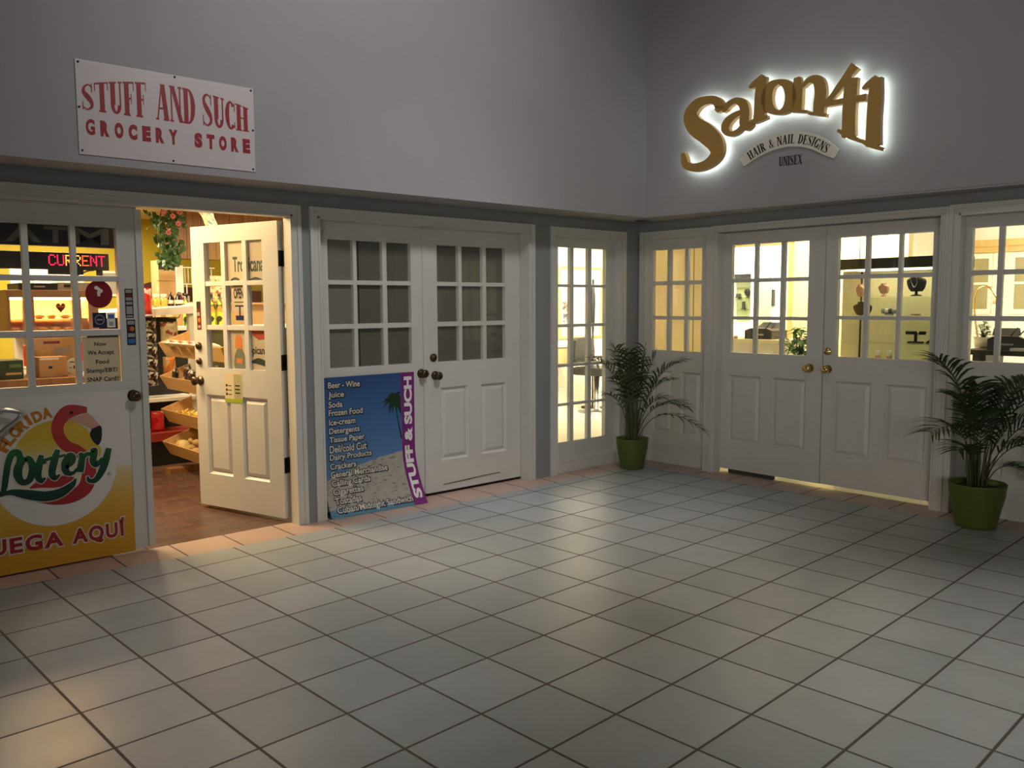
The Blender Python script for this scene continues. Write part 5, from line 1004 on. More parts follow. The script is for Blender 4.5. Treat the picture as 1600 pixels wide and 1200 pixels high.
# small framed picture on the mustard wall
r = thing('wall_frame', 'small white frame on the mustard wall', 'frame', (-3.10, 4.985, 1.69))
bm = B(); box(bm, -0.11, 0.13, 0, 0.014, -0.14, -0.115); box(bm, -0.11, 0.13, 0, 0.014, 0.115, 0.14); box(bm, -0.11, -0.085, 0, 0.014, -0.115, 0.115); box(bm, 0.105, 0.13, 0, 0.014, -0.115, 0.115); obj('frame', bm, M['whiteplastic'], r)
bm = B(); box(bm, -0.085, 0.105, 0.006, 0.014, -0.115, 0.115); obj('picture', bm, M['greyp'], r)
bm = B(); prism(bm, [(-3.0, 0.9), (-1.3, 0.9), (-1.3, 1.62), (-2.25, 1.66), (-2.45, 1.74), (-2.62, 1.72), (-2.95, 1.62)], 4.985, 4.999); struct('painted_wall_shadow', bm, mat('maroon_shadow_paint', (0.09, 0.02, 0.025), 0.7, var=0.1))  # shadow on the mustard wall, painted as a dark maroon shape
# hanging ivy with pink flowers
r = thing('hanging_ivy', 'hanging artificial ivy with pink flowers beside the brown cabinet', 'hanging plant', (-2.95, 3.6, 2.42))
rn = random.Random(9); bl, bf, bv = B(), B(), B()
for k in range(150):
    t = rn.random(); z = -0.06-0.54*t; sp = 0.15*(1-0.55*t); x = rn.gauss(0.02+0.03*t, sp*0.6); y = rn.uniform(-0.1, 0.1)
    s = rn.uniform(0.022, 0.042); n = Vector((rn.uniform(-.6, .6), -1, rn.uniform(-.3, .7))).normalized(); a = n.cross(Vector((0, 0, 1))).normalized(); b_ = a.cross(n); ang = rn.uniform(-1, 1); a, b_ = a*math.cos(ang)+b_*math.sin(ang), b_*math.cos(ang)-a*math.sin(ang)
    c_ = Vector((x, y, z)); vs = [bl.verts.new(c_+a*px*s+b_*pz*s+n*h_*s) for px, pz, h_ in ((0, -1.0, .0), (.8, -.5, -.2), (.9, .3, -.25), (.35, .55, -.1), (0, 1.1, 0), (-.35, .55, -.1), (-.9, .3, -.25), (-.8, -.5, -.2))]
    m_ = bl.verts.new(c_+n*s*0.12)
    for i in range(8): bl.faces.new((vs[i], vs[(i+1) % 8], m_))
for (x, z) in ((0.03, -0.10), (-0.06, -0.07), (0.08, -0.17), (-0.02, -0.26), (0.10, -0.06)):
    for k in range(7):
        a = 2*PI*k/7; c_ = Vector((x, -0.13, z)); vs = [bf.verts.new(c_+Vector((math.cos(a+da)*rr, -hh, math.sin(a+da)*rr))) for da, rr, hh in ((0, .004, 0), (-.45, .022, .01), (0, .032, .004), (.45, .022, .01))]
        bf.faces.new(vs)
for k in range(6):
    x = rn.uniform(-.08, .1); tube(bv, [(x*0.3, 0, 0, .004), (x, -0.03, -0.2, .003), (x*1.1, -0.02, -0.5, .002)], .003, 5, 3)
tube(bv, [(-0.03, 0, -0.13, .003), (-0.14, -0.05, -0.19, .003), (-0.21, -0.08, -0.24, .003)], .003, 5, 3)
obj('leaves', bl, mat('ivy_green', (0.03, 0.085, 0.018), 0.45, var=0.3, scale=20), r); obj('flowers', bf, mat('pink_petal', (0.65, 0.18, 0.22), 0.5, var=0.15, scale=30), r); obj('vine', bv, M['stem'], r)
r = thing('ceiling_drape', 'cream patterned fabric drape hung under the grocery ceiling', 'drape', (0, 3.0, 0))
bm = B(); V = []
for j in range(9):
    t = j/8; z = 2.40-0.20*t; x0 = -2.90+0.12*t; V.append([bm.verts.new((x0+0.20*i/4*(1-0.4*t), 0.02*math.sin(i*1.7+j), z-0.02*i)) for i in range(5)])
for j in range(8):
    for i in range(4): bm.faces.new((V[j][i], V[j][i+1], V[j+1][i+1], V[j+1][i]))
o = obj('fabric', bm, pack_mat('cream_pattern_fabric', [(.72, .64, .42), (.75, .68, .48), (.35, .42, .42), (.74, .66, .44), (.55, .6, .3)], 18, 0.8), r); so = o.modifiers.new('s', 'SOLIDIFY'); so.thickness = 0.004
# wooden produce stand
r = thing('produce_stand', 'pine stand with four tilted bins inside the grocery doorway', 'stand', (-3.45, 1.85, 0))
Y0, Y1 = -0.66, 0.66; ZB = (0.262, 0.548, 0.838, 1.126)
for k, z_ in enumerate(ZB):
    bm = B(); t_ = 0.016
    def plank(pts, d): hexa(bm, [*pts, *[(p[0]+d[0], p[1]+d[1], p[2]+d[2]) for p in pts]])
    fx0, fz0, bx0, bz0 = 0.0, z_, 0.055, z_-0.115
    plank([(bx0, Y0+.03, bz0), (bx0+t_, Y0+.03, bz0), (bx0+t_, Y1-.03, bz0), (bx0, Y1-.03, bz0)], (-0.055, 0, 0.115))
    bm2 = bm
    for (ya, yb, dy) in ((Y1-.03, Y1, 1), (Y0+.03, Y0, -1)):
        p = [(bx0, ya, bz0), (fx0, yb, fz0), (0.27, yb, z_+0.095), (0.27, ya, bz0+0.05)]
        hexa(bm, [p[0], p[3], (p[3][0], p[3][1]-dy*t_, p[3][2]), (p[0][0], p[0][1]-dy*t_, p[0][2]), p[1], p[2], (p[2][0], p[2][1]-dy*t_, p[2][2]), (p[1][0], p[1][1]-dy*t_, p[1][2])])
    hexa(bm, [(bx0, Y0+.03, bz0), (0.27, Y0+.03, bz0+0.05), (0.27, Y1-.03, bz0+0.05), (bx0, Y1-.03, bz0), (bx0, Y0+.03, bz0+t_), (0.27, Y0+.03, bz0+0.05+t_), (0.27, Y1-.03, bz0+0.05+t_), (bx0, Y1-.03, bz0+t_)])
    obj('bin', bm, M['pine'], r)
for y_ in (Y0+0.14, Y1-0.20):
    bm = B(); box(bm, 0.275, 0.31, y_, y_+0.09, 0.03, 1.24, 0.003); obj('post', bm, M['pine'], r)
    bm = B(); box(bm, -0.02, 0.50, y_-0.01, y_+0.10, 0.0, 0.045, 0.003); obj('foot', bm, M['brownwood'], r)
def inbin(k, f, y): return (-3.45+0.06+0.2*f, 1.85+y, ZB[k]-0.099+0.047*f)
pt = mat('potato_skin', (0.40, 0.25, 0.10), 0.8, var=0.2, scale=30); p0 = None
for i, (f, y, dz) in enumerate(((.25, .30, 0), (.6, .22, 0), (.2, .12, 0), (.55, .05, 0), (.25, -.05, 0), (.6, -.15, 0), (.25, -.25, 0), (.6, .44, 0), (.4, .18, .055), (.45, -.02, .055), (.45, .34, .05))):
    if p0 is None: p0 = obj('potato', blob(.055, .042, .036, 2), pt, None, True); o = p0
    else: o = p0.copy(); C.objects.link(o)
    q = inbin(0, f, y); o.location = (q[0], q[1], q[2]+0.052+dz); o.rotation_euler = (0, 0, i*1.1); tag(o, 'brown potato in the lowest bin of the pine stand', 'potato', 'potatoes in the lowest bin')
q = inbin(0, .55, .28); o = obj('coconut', blob(.075, .07, .068, 8), mat('coconut_husk', (0.30, 0.15, 0.06), 0.9, var=0.3, scale=40), None, True); o.location = (q[0], q[1], q[2]+0.17); tag(o, 'round brown coconut on top of the potatoes in lowest bin', 'coconut')
q = inbin(0, .25, .52); o = obj('ginger_root', blob(.07, .10, .045, 12, 2, .4), mat('pale_ginger', (0.60, 0.46, 0.18), 0.7, var=0.2, scale=25), None, True); o.location = (q[0]+.015, q[1]-.03, q[2]+0.06); tag(o, 'pale ginger root at the far end of lowest bin', 'ginger root')
bn = mat('banana_skin', (0.66, 0.44, 0.05), 0.5, var=0.2, scale=20); p0 = None
for i in range(5):
    if p0 is None:
        bm = B(); tube(bm, [(-0.09, 0, 0.035, .006), (-0.075, 0, 0.022, .014), (-0.03, 0, 0.003, .018), (0.03, 0, 0.003, .018), (0.075, 0, 0.022, .013), (0.092, 0, 0.035, .005)], .016, 8, 4); p0 = obj('banana', bm, bn); o = p0
    else: o = p0.copy(); C.objects.link(o)
    q = inbin(1, .35+.1*(i % 2), .50-.068*i); o.location = (q[0], q[1], q[2]+0.042); o.rotation_euler = (0, 0, .7); tag(o, 'banana at the far end of the second lowest bin', 'banana', 'bananas in the second bin')
packs('foil_packet', 'dark foil packet in the second lowest bin of the pine stand', 'packet', 'dark packets in the second bin', 'dark', 0.12, 0.16, 0.04, [(-3.33+.03*(i % 2), 1.85+.08-.11*i, ZB[1]-0.07, 1.3) for i in range(6)], 9)
packs('red_packet', 'red packet with white print standing behind dark packets in second bin', 'packet', 'red packets in the second bin', 'red', 0.13, 0.26, 0.04, [(-3.24, 1.85+.02-.13*i, ZB[1]-0.045, 1.5) for i in range(4)], 10)
packs('silver_packet', 'silver snack packet in the second bin from the top', 'packet', 'silver packets in the third bin', 'silver', 0.12, 0.15, 0.05, [(-3.37+.06*(i % 3), 1.85+.52-.12*i, ZB[2]-0.075+.02*(i % 3), 1.2+.3*(i % 2)) for i in range(9)], 11)
packs('white_packet', 'white paper packet lying in the top bin', 'packet', 'white packets in the top bin', 'cream', 0.16, 0.22, 0.05, [(-3.30, 1.85+.30-.2*i, ZB[3]-0.01, 1.4) for i in range(4)], 12, True)
for i, (k, y) in enumerate(((1, .30), (2, .28))):
    bm = B(); box(bm, -3.18-.001, -3.18, 1.85+y-.03, 1.85+y+.03, ZB[k-1]+0.19, ZB[k-1]+0.25); o = obj('price_tag', bm, M['whiteplastic']); tag(o, ['white price tag on the pine post over the lowest bin', 'white price tag on the pine post over the second bin'][i], 'price tag')
    o.location = (0.0, 0, 0)

# ---------------------------------------------------------------- salon, seen through the right doors
bm = B(); box(bm, 0.30, 0.304, -0.55, 0.10, 0.02, 2.15); box(bm, 0.28, 0.33, 0.10, 0.12, 0, 2.17); box(bm, 0.28, 0.33, -0.57, -0.55, 0, 2.17); r = obj('folding_screen', bm, M['screen']); tag(r, 'pale ochre screen standing close behind the corner sidelight', 'screen')
for y_ in (-0.385,):
    bm = B(); box(bm, 0.297, 0.300, y_-0.004, y_+0.004, 0.0, 2.15); obj('seam', bm, mat('ochre_seam', (0.30, 0.18, 0.05), 0.7, var=0.1), r)
# jewellery showcase
M['caseback'] = mat('pale_green_case_back', (0.78, 0.70, 0.42), 0.6, var=0.03)
r = thing('showcase', 'glass jewellery showcase with black header behind the salon door', 'showcase', (0, 0, 0))
bm = B(); box(bm, 0.80, 1.22, -2.42, -1.50, 1.722, 1.808, 0.003); obj('header', bm, M['black'], r)
bm = B(); box(bm, 0.80, 1.22, -2.42, -1.50, 0.0, 0.96, 0.003); obj('plinth', bm, M['whitewall'], r)
bm = B(); box(bm, 1.212, 1.22, -2.42, -1.33, 0.96, 1.722); obj('back_panel', bm, M['caseback'], r)
for (x, y) in ((0.805, -1.508), (0.805, -2.412), (1.205, -1.508)):
    bm = B(); box(bm, x-.005, x+.005, y-.006, y+.006, 0.96, 1.722); obj('post', bm, M['black'], r)
for z_ in (1.488, 1.112):
    bm = B(); box(bm, 0.81, 1.205, -2.41, -1.51, z_, z_+0.008); obj('glass_shelf', bm, M['shelfglass'], r)
bm = B(); box(bm, 0.81, 1.205, -2.41, -1.51, 1.335, 1.341); obj('glass_shelf', bm, M['shelfglass'], r)
bm = B(); box(bm, 0.84, 1.15, -2.38, -1.54, 1.714, 1.722); obj('case_light', bm, mat('case_tube', (1, 1, .8), 0.5, emit=(1.0, 0.95, 0.62), es=3), r)
bm = B(); tube(bm, [(1.21, -1.48, 1.80, .004), (1.215, -1.475, 2.1, .004), (1.215, -1.47, 2.6, .004)], .004, 6, 3); obj('cable', bm, M['black'], r)
M['pinkvel'] = mat('pink_velvet', (0.60, 0.33, 0.22), 0.8, var=0.08); M['blackvel'] = mat('black_velvet', (0.015, 0.014, 0.012), 0.8, var=0.1)
def bust(name, label, x, y, z, w, h, m, stand=True, necklace=False, rz=-PI/2):
    r = thing(name, label, 'display bust', (x, y, z), rz); bm = B(); zz = 0.22*h if stand else 0.0
    prof = [(0.30, 0.0), (0.42, 0.18), (0.5, 0.50), (0.46, 0.72), (0.22, 0.86), (0.20, 1.0)]; L = []
    pts = crom(prof, 5); n = len(pts); F = [[], []]
    for (hw, t) in pts:
        row = [bm.verts.new((hw*w*math.sin(a), -0.10*w*math.cos(a)*1.6-0.03*t, zz+t*(h-zz))) for a in [PI*(-0.5+i/8) for i in range(9)]]; L.append(row)
        F[0].append(row)
    for a, b in zip(L, L[1:]):
        for i in range(8): f = bm.faces.new((a[i], a[i+1], b[i+1], b[i])); f.smooth = True
    bk = [(bm.verts.new((q[0].co.x, 0.012, q[0].co.z)), bm.verts.new((q[-1].co.x, 0.012, q[-1].co.z))) for q in L]
    for k in range(n-1):
        bm.faces.new((bk[k][0], bk[k][1], bk[k+1][1], bk[k+1][0])); bm.faces.new((L[k][0], bk[k][0], bk[k+1][0], L[k+1][0])); bm.faces.new((L[k][-1], L[k+1][-1], bk[k+1][1], bk[k][1]))
    bm.faces.new([*L[0], bk[0][1], bk[0][0]]); bm.faces.new([*L[-1], bk[-1][1], bk[-1][0]]); obj('bust', bm, m, r)
    if stand:
        bm = B(); lathe(bm, [(0, 0), (w*.30, 0), (w*.28, 0.008), (0.012, 0.014), (0.010, zz+0.01), (0, zz+0.012)], 20); obj('stand', bm, m, r)
    if necklace:
        bm = B(); tube(bm, [(w*.18, -0.075, h*.93, .003), (w*.14, -0.17*w-.02, h*.6, .003), (0, -0.18*w-.02, h*.42, .005), (-w*.14, -0.17*w-.02, h*.6, .003), (-w*.18, -0.075, h*.93, .003)], .003, 6, 5); obj('necklace', bm, M['steel'], r)
    return r
bust('necklace_bust', 'pink necklace bust at the end of the upper glass shelf nearest the corner', 1.0, -1.60, 1.497, 0.07, 0.105, M['pinkvel'], False)
bust('necklace_bust', 'pink necklace bust in the middle of the upper glass shelf', 1.0, -1.80, 1.497, 0.08, 0.108, M['pinkvel'])
bust('necklace_bust', 'black necklace bust wearing a silver necklace on the upper glass shelf', 1.0, -2.066, 1.497, 0.145, 0.17, M['blackvel'], True, True)
bust('necklace_bust', 'wide black necklace bust on the middle glass shelf', 0.95, -1.647, 1.342, 0.15, 0.11, M['blackvel'], False)
r = thing('bracelet_roll', 'striped bracelet roll on the middle glass shelf', 'bracelet holder', (1.0, -1.85, 1.342))
bm = B(); box(bm, -0.02, 0.02, -0.03, 0.03, 0, 0.012); obj('base', bm, M['greyp'], r)
for i, mm in enumerate(('greyp', 'black', 'whiteplastic', 'greyp')):
    bm = B(); y = -0.045+i*0.03; lathe(bm, [(0, y-0.014), (0.022, y-0.014), (0.022, y+0.014), (0, y+0.014)], 18, (0, 0, 0.034), 'y'); obj('cushion_ring', bm, M[mm], r)
bm = B()
for k in range(14):
    a = PI*k/7; tube(bm, [(0.03*math.cos(a), 0.033*math.sin(a), .006, .006), (0.03*math.cos(a+.4), 0.033*math.sin(a+.4), .006, .006)], .006, 6, 1)
o = obj('bead_bracelet', bm, M['pinkvel']); o.location = (1.0, -2.07, 1.342); tag(o, 'pink bead bracelet lying on the middle glass shelf', 'bracelet')
r = thing('bracelet_stand', 'black T-bar bracelet stand on the lower glass shelf', 'bracelet holder', (1.0, -2.075, 1.120))
bm = B(); box(bm, -0.03, 0.03, -0.055, 0.055, 0, 0.008, 0.002); obj('base', bm, M['blackvel'], r); bm = B(); box(bm, -0.008, 0.008, -0.010, 0.010, 0.008, 0.065); obj('stem', bm, M['blackvel'], r)
bm = B(); lathe(bm, [(0, -0.078), (0.014, -0.078), (0.014, 0.078), (0, 0.078)], 16, (0, 0, 0.078), 'y'); obj('bar', bm, M['blackvel'], r)
bm = B(); lathe(bm, [(0.0145, -0.03), (0.016, -0.03), (0.016, -0.018), (0.0145, -0.018)], 16, (0, 0, 0.078), 'y'); obj('bangle', bm, M['brass'], r)
bm = B(); prism(bm, [(-0.03, 0), (0.03, 0), (0.03, 0.045)], -0.02, 0.02); o = obj('ring_wedge', bm, M['blackvel']); o.location = (1.0, -2.19, 1.120); o.rotation_euler = (0, 0, RB); tag(o, 'small black ring wedge at the end of the lower glass shelf', 'ring holder')
for i, y in enumerate((-1.77, -1.866)):
    r = thing('candle', ['cream candle on the showcase floor nearer the corner', 'cream candle on the showcase floor below the bracelet roll'][i], 'candle', (1.0, y, 0.96))
    bm = B(); lathe(bm, [(0, 0), (0.022, 0), (0.022, 0.04), (0, 0.04)], 18); obj('holder', bm, M['pinkvel'], r, True)
    bm = B(); lathe(bm, [(0, 0.04), (0.018, 0.04), (0.018, 0.085), (0.004, 0.088), (0, 0.092)], 18); obj('wax', bm, M['whitewall'], r, True)
# lit white cabinet and green display case at the far wall
r = thing('wall_showcase', 'white wall cabinet with lit green display shelves far across the salon', 'showcase', (3.55, 1.22, 0), RB)
bm = B(); box(bm, -0.17, -0.125, 0, 0.35, 0, 2.30); box(bm, 0.125, 0.215, 0, 0.35, 0, 2.30); box(bm, -0.125, 0.125, 0, 0.35, 1.82, 2.30); box(bm, -0.125, 0.125, 0, 0.35, 0, 1.2); obj('frame', bm, M['whitewall'], r)
bm = B(); box(bm, -0.125, 0.125, 0.07, 0.35, 1.2, 1.82); obj('back_panel', bm, mat('green_case_back', (0.20, 0.23, 0.10), 0.6, var=0.04), r)
bm = B(); box(bm, -0.125, 0.125, 0.01, 0.06, 1.735, 1.82); obj('header', bm, M['black'], r)
for z_ in (1.36, 1.51, 1.64):
    bm = B(); box(bm, -0.125, 0.125, 0.0, 0.07, z_, z_+0.006); obj('glass_shelf', bm, M['shelfglass'], r)
bust('necklace_bust', 'tiny black necklace stand in the far green display case', 3.59, 1.17, 1.516, 0.07, 0.11, M['blackvel'])
for i, (y, z, h_) in enumerate(((1.28, 1.516, .05), (1.20, 1.366, .10))):
    bm = B(); box(bm, -.03, .03, -.03+.012*i, .03-.012*i, 0, .012); box(bm, -.01, .01, -.03+.012*i, .03-.012*i, .012, h_); o = obj('display_block', bm, M['blackvel']); o.location = (3.585, y+0.02, z); tag(o, ['low black display block on the middle shelf of far green case', 'upright black display block on the bottom shelf of far green case'][i], 'display block')
# reception counter with chair, printer; telephone on the wall
r = thing('reception_counter', 'white reception counter inside the salon doors', 'counter', (1.7, 0, 0))
bm = B(); box(bm, -0.05, 0.55, -0.45, 0.9, 1.028, 1.068, 0.004); obj('top', bm, M['creamwall'], r)
bm = B(); box(bm, 0.0, 0.5, -0.42, 0.87, 0, 1.028); obj('body', bm, M['whitewall'], r)
for y in (-0.10, 0.35):
    bm = B(); box(bm, -0.004, 0.0, y-.002, y+.002, 0.1, 1.0); obj('panel_seam', bm, M['ochre'], r)
bm = B(); lathe(bm, [(0, 0), (.02, 0), (.022, .03), (0, .035)], 12); o = obj('pink_pot', bm, M['pinkvel'], None, True); o.location = (1.75, 0.12, 1.068); tag(o, 'little pink pot on the reception counter', 'pot')
def office_printer(name, label, cat, loc, rz, w=0.30, d=0.28, h=0.10):
    r = thing(name, label, cat, loc, rz); bm = B()
    prism(bm, [(-w/2, 0), (w/2, 0), (w/2, h), (w*.30, h*1.25), (-w*.30, h*1.25), (-w/2, h)], -d/2, d/2); obj('body', bm, M['black'], r)
    bm = B(); hexa(bm, [(-w*.4, d*.1, h*1.25), (w*.4, d*.1, h*1.25), (w*.4, d*.14, h*1.25), (-w*.4, d*.14, h*1.25), (-w*.36, d*.45, h*1.9), (w*.36, d*.45, h*1.9), (w*.36, d*.49, h*1.9), (-w*.36, d*.49, h*1.9)]); obj('paper_tray', bm, M['black'], r)
    bm = B(); box(bm, -w*.2, w*.2, -d/2-.002, -d/2, h*.45, h*.6); obj('slot', bm, M['greyp'], r)
    bm = B(); tube(bm, [(w*.1, -d*.2, h*1.2, .005), (w*.3, -d*.2, h*2.0, .005)], .005, 6, 1); tube(bm, [(w*.3, -d*.2, h*1.2, .005), (w*.48, -d*.2, h*1.75, .005)], .005, 6, 1); obj('arm', bm, M['black'], r)
    return r
office_printer('receipt_printer', 'black printer with raised arms on the reception counter', 'printer', (1.93, -0.13, 1.068), RB, 0.32, 0.30, 0.09)
r = thing('wall_phone', 'black and white telephone on the bright salon wall', 'telephone', (4.985, 1.68, 1.52), RB)
bm = B(); box(bm, -0.085, 0.0, -0.02, 0.012, -0.10, 0.11, 0.006); obj('cradle', bm, mat('dark_grey_plastic', (0.10, 0.10, 0.09), 0.5, var=0.05), r); bm = B(); box(bm, 0.005, 0.075, -0.05, 0.0, -0.12, 0.12, 0.01); obj('handset', bm, M['black'], r)
bm = B(); tube(bm, [(0.02, -0.01, -0.12, .006), (0.03, -0.03, -0.18, .006), (0.0, -0.01, -0.20, .006), (0.02, 0, -0.10, .006)], .006, 6, 4); obj('cord', bm, M['greyp'], r)
# partition with ochre door trim, cream wall beside it
bm = B(); box(bm, 2.60, 2.70, -1.30, -0.05, 0, 2.62); struct('wall_salon_inner', bm, mat('butter_wall_paint', (0.80, 0.66, 0.34), 0.8, var=0.02))
bm = B(); box(bm, 2.585, 2.715, -0.05, 0.012, 0, 2.10); box(bm, 2.585, 2.715, 0.012, 0.9, 2.10, 2.15); struct('trim_8', bm, M['ochre'])
# leafy plant on a pedestal by the door
r = thing('pedestal', 'slim white pedestal under the leafy plant behind salon door', 'pedestal', (0.72, -1.19, 0)); bm = B(); box(bm, -0.11, 0.11, -0.11, 0.11, 0.0, 0.03, .004); box(bm, -0.09, 0.09, -0.09, 0.09, 0.03, 0.87); box(bm, -0.12, 0.12, -0.12, 0.12, 0.87, 0.90, .004); obj('column', bm, M['whitewall'], r)
def leafy(name, label, loc, R, H, n, m, seed, ls=0.03):
    rn = random.Random(seed); r = thing(name, label, 'potted plant', loc); bm = B(); lathe(bm, [(0, 0), (.06, 0), (.075, .09), (.068, .09), (.055, .02), (0, .02)], 20); obj('pot', bm, M['whiteplastic'], r, True)
    bl, bs = B(), B()
    for k in range(n):
        a = rn.uniform(0, 2*PI); q = R*rn.random()**.6; z = .10+H*rn.random()*(1-.5*(q/R)**2); c_ = Vector((q*math.cos(a), q*math.sin(a), z)); s = rn.uniform(.7, 1.3)*ls
        d = Vector((math.cos(a), math.sin(a), rn.uniform(-.6, .5))).normalized(); w_ = d.cross(Vector((0, 0, 1))).normalized(); nn = w_.cross(d)
        vs = [bl.verts.new(c_+d*s*u+w_*s*v+nn*s*h_) for u, v, h_ in ((-.9, 0, 0), (-.3, .5, .1), (.4, .45, .05), (1.3, 0, -.3), (.4, -.45, .05), (-.3, -.5, .1))]; m_ = bl.verts.new(c_)
        for i in range(6): bl.faces.new((vs[i], vs[(i+1) % 6], m_))
        if k % 4 == 0: tube(bs, [(0, 0, .05, .003), tuple(c_*0.5+Vector((0, 0, .05)))+(.0025,), tuple(c_)+(.0015,)], .003, 4, 2)
    obj('leaves', bl, m, r); obj('stems', bs, M['stem'], r); return r
M['leafgreen'] = mat('fresh_leaf_green', (0.20, 0.42, 0.06), 0.45, var=0.3, scale=20)
leafy('leafy_plant', 'bushy green plant on the pedestal behind the salon door glass', (0.72, -1.19, 0.90), 0.13, 0.24, 120, M['leafgreen'], 4, 0.042)
# right-hand sidelight: dark desk with printer, small plant, windowed wall behind
r = thing('front_desk', 'dark desk behind the sidelight past the salon doors', 'desk', (1.45, -2.85, 0))
bm = B(); box(bm, -0.15, 0.35, -0.55, 0.53, 1.02, 1.06, .004); obj('top', bm, M['black'], r); bm = B(); box(bm, -0.10, 0.30, 0.36, 0.46, 0, 1.02); obj('leg_panel', bm, M['black'], r); bm = B(); box(bm, -0.10, 0.30, -0.50, -0.40, 0, 1.02); obj('leg_panel', bm, M['black'], r)
office_printer('desk_printer', 'black printer on the dark desk behind the sidelight past the salon doors', 'printer', (1.52, -2.58, 1.06), RB+0.3, 0.26, 0.26, 0.09)
leafy('leafy_plant', 'small feathery green plant on the dark desk beside the printer', (1.72, -2.335, 1.06), 0.06, 0.14, 80, mat('pale_leaf_green', (0.22, 0.34, 0.12), 0.5, var=0.25, scale=20), 6, 0.018)
r = thing('paper_stack', 'white paper stack on the dark desk', 'paper', (1.40, -2.75, 1.06)); bm = B(); box(bm, -.07, .07, -.08, .08, 0, .02); obj('sheets', bm, M['whiteplastic'], r)
r = thing('arc_lamp', 'brass arc lamp curving above the dark desk', 'lamp', (2.5, -2.15, 0))
bm = B(); lathe(bm, [(0, 0), (.12, 0), (.12, .02), (0, .025)], 24); obj('base', bm, M['brass'], r, True)
bm = B(); tube(bm, [(0, 0, .02, .008), (0, .08, .8, .008), (0, .17, 1.35, .008), (0, .15, 1.56, .008), (0, .05, 1.58, .010), (0, -.02, 1.48, .012)], .008, 8, 5); obj('arm', bm, M['brass'], r); bm = B(); lathe(bm, [(0.01, 0.04), (.05, -.03), (.045, -.03), (.006, .03)], 20, (0, -.025, 1.46)); obj('lamp_shade', bm, M['ochre'], r, True)
bm = B(); box(bm, 4.93, 5.0, -6.5, -0.85, 2.10, 2.18); box(bm, 4.96, 5.0, -6.5, -0.85, 2.03, 2.10); struct('trim_9', bm, M['ochre'])
for i, y in enumerate((-1.135, -1.62, -2.10)):
    r = thing('window_%d' % (4+i), None, None, (4.999, y, 1.66), RB, None, 'structure')
    bm = B(); box(bm, -0.14, 0.14, -0.03, 0, -0.36, -0.30); box(bm, -0.14, 0.14, -0.03, 0, 0.30, 0.36); box(bm, -0.14, -0.10, -0.03, 0, -0.30, 0.30); box(bm, 0.10, 0.14, -0.03, 0, -0.30, 0.30); box(bm, -0.10, 0.10, -0.025, 0, -0.01, 0.02); obj('window_frame', bm, M['whitewall'], r)
    bm = B(); box(bm, -0.10, 0.10, -0.010, 0, -0.30, 0.30); obj('pane', bm, mat('dull_green_pane', (0.36, 0.33, 0.16), 0.3, var=0.06), r)
# through the tall sidelight: styling station
r = thing('styling_chair', 'black salon chair on a chrome base behind the tall sidelight', 'chair', (2.30, 2.62, 0), 0.15)
M['chairvinyl'] = mat('charcoal_vinyl', (0.03, 0.03, 0.028), 0.4, var=0.1)
bm = B(); prism(bm, [(-0.21, 0.62), (0.21, 0.62), (0.235, 0.80), (0.21, 0.96), (0.12, 0.995), (-0.12, 0.995), (-0.21, 0.96), (-0.235, 0.80)], 0.19, 0.27); obj('backrest', bm, M['chairvinyl'], r)
bm = B(); box(bm, -0.24, 0.24, -0.24, 0.22, 0.50, 0.61, 0.03); obj('seat', bm, M['chairvinyl'], r)
for s in (-1, 1):
    bm = B(); tube(bm, [(s*.22, .22, .72, .015), (s*.27, .05, .72, .018), (s*.27, -.16, .71, .018), (s*.25, -.20, .58, .015)], .016, 8, 4); obj('armrest', bm, M['chairvinyl'], r)
bm = B(); lathe(bm, [(0, 0), (.25, 0), (.25, .015), (.06, .035), (.04, .06), (.04, .50), (0, .50)], 32); obj('base', bm, M['steel'], r, True)
bm = B(); tube(bm, [(-.15, -.20, .50, .010), (-.15, -.40, .22, .010), (.15, -.40, .22, .010), (.15, -.20, .50, .010)], .010, 8, 1); obj('footrest', bm, M['steel'], r)
r = thing('styling_mirror', 'ochre-framed mirror on the wall behind the tall sidelight', 'mirror', (2.86, 3.458, 0))
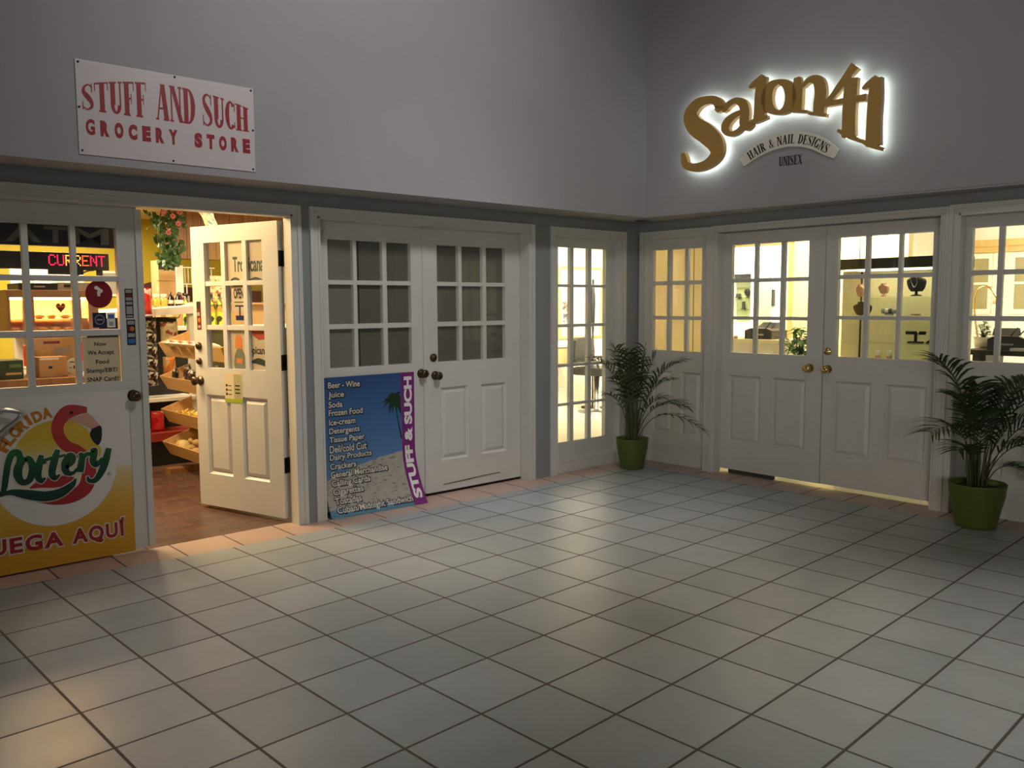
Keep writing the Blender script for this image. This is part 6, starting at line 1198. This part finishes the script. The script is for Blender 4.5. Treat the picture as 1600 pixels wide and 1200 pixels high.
bm = B(); box(bm, -0.47, -0.43, -0.03, 0, 0.95, 1.97); box(bm, 0.43, 0.47, -0.03, 0, 0.95, 1.97); box(bm, -0.43, 0.43, -0.03, 0, 1.93, 1.97); box(bm, -0.43, 0.43, -0.03, 0, 0.95, 0.98); obj('frame', bm, M['ochre'], r)
bm = B(); box(bm, -0.43, 0.43, -0.012, 0, 0.98, 1.93); obj('mirror_glass', bm, mat('mirror_silver', (0.85, 0.85, 0.82), 0.03, 1.0, var=0.01), r)
r = thing('wall_drawer', 'pale wood wall-hung drawer unit behind the tall sidelight', 'drawer', (2.09, 3.06, 0.62))
bm = B(); box(bm, -0.16, 0.16, 0, 0.40, 0.0, 0.24); obj('body', bm, M['panelyellow'], r); bm = B(); box(bm, -0.18, 0.18, -0.02, 0.40, 0.24, 0.27, .003); obj('top', bm, M['whitewall'], r); bm = B(); box(bm, -0.15, 0.15, -0.008, 0.0, 0.02, 0.22, .003); obj('drawer_front', bm, M['panelyellow'], r)
bm = B(); box(bm, 1.78, 3.45, 3.46, 3.56, 0, 2.62); struct('wall_station', bm, M['whitewall'])
r = thing('photo_print', 'small colour photo pinned up behind the tall sidelight, upper of two', 'picture', (2.545, 3.445, 1.40)); bm = B(); box(bm, -.055, .055, -.004, 0, -.075, .075); obj('sheet', bm, pack_mat('photo_ink', [(.25, .1, .06), (.5, .3, .25), (.06, .06, .08), (.4, .35, .3)], 30, .5), r)
r = thing('photo_print', 'small dark photo pinned up behind the tall sidelight, lower of two', 'picture', (2.555, 3.445, 1.245)); bm = B(); box(bm, -.05, .05, -.004, 0, -.06, .06); obj('sheet', bm, pack_mat('photo_ink_dark', [(.05, .05, .07), (.12, .12, .16), (.3, .3, .35)], 30, .5), r)
r = thing('dryer_stand', 'dark pole stand behind the tall sidelight', 'stand', (2.60, 2.97, 0)); bm = B(); lathe(bm, [(0, 0), (.16, 0), (.16, .02), (0, .03)], 24); obj('base', bm, M['black'], r, True)
bm = B(); tube(bm, [(0, 0, .02, .012), (0, 0, 1.0, .012), (0, 0, 1.2, .028), (0, 0, 1.5, .030), (0, 0, 1.78, .014)], .02, 10, 3); obj('pole', bm, M['black'], r)
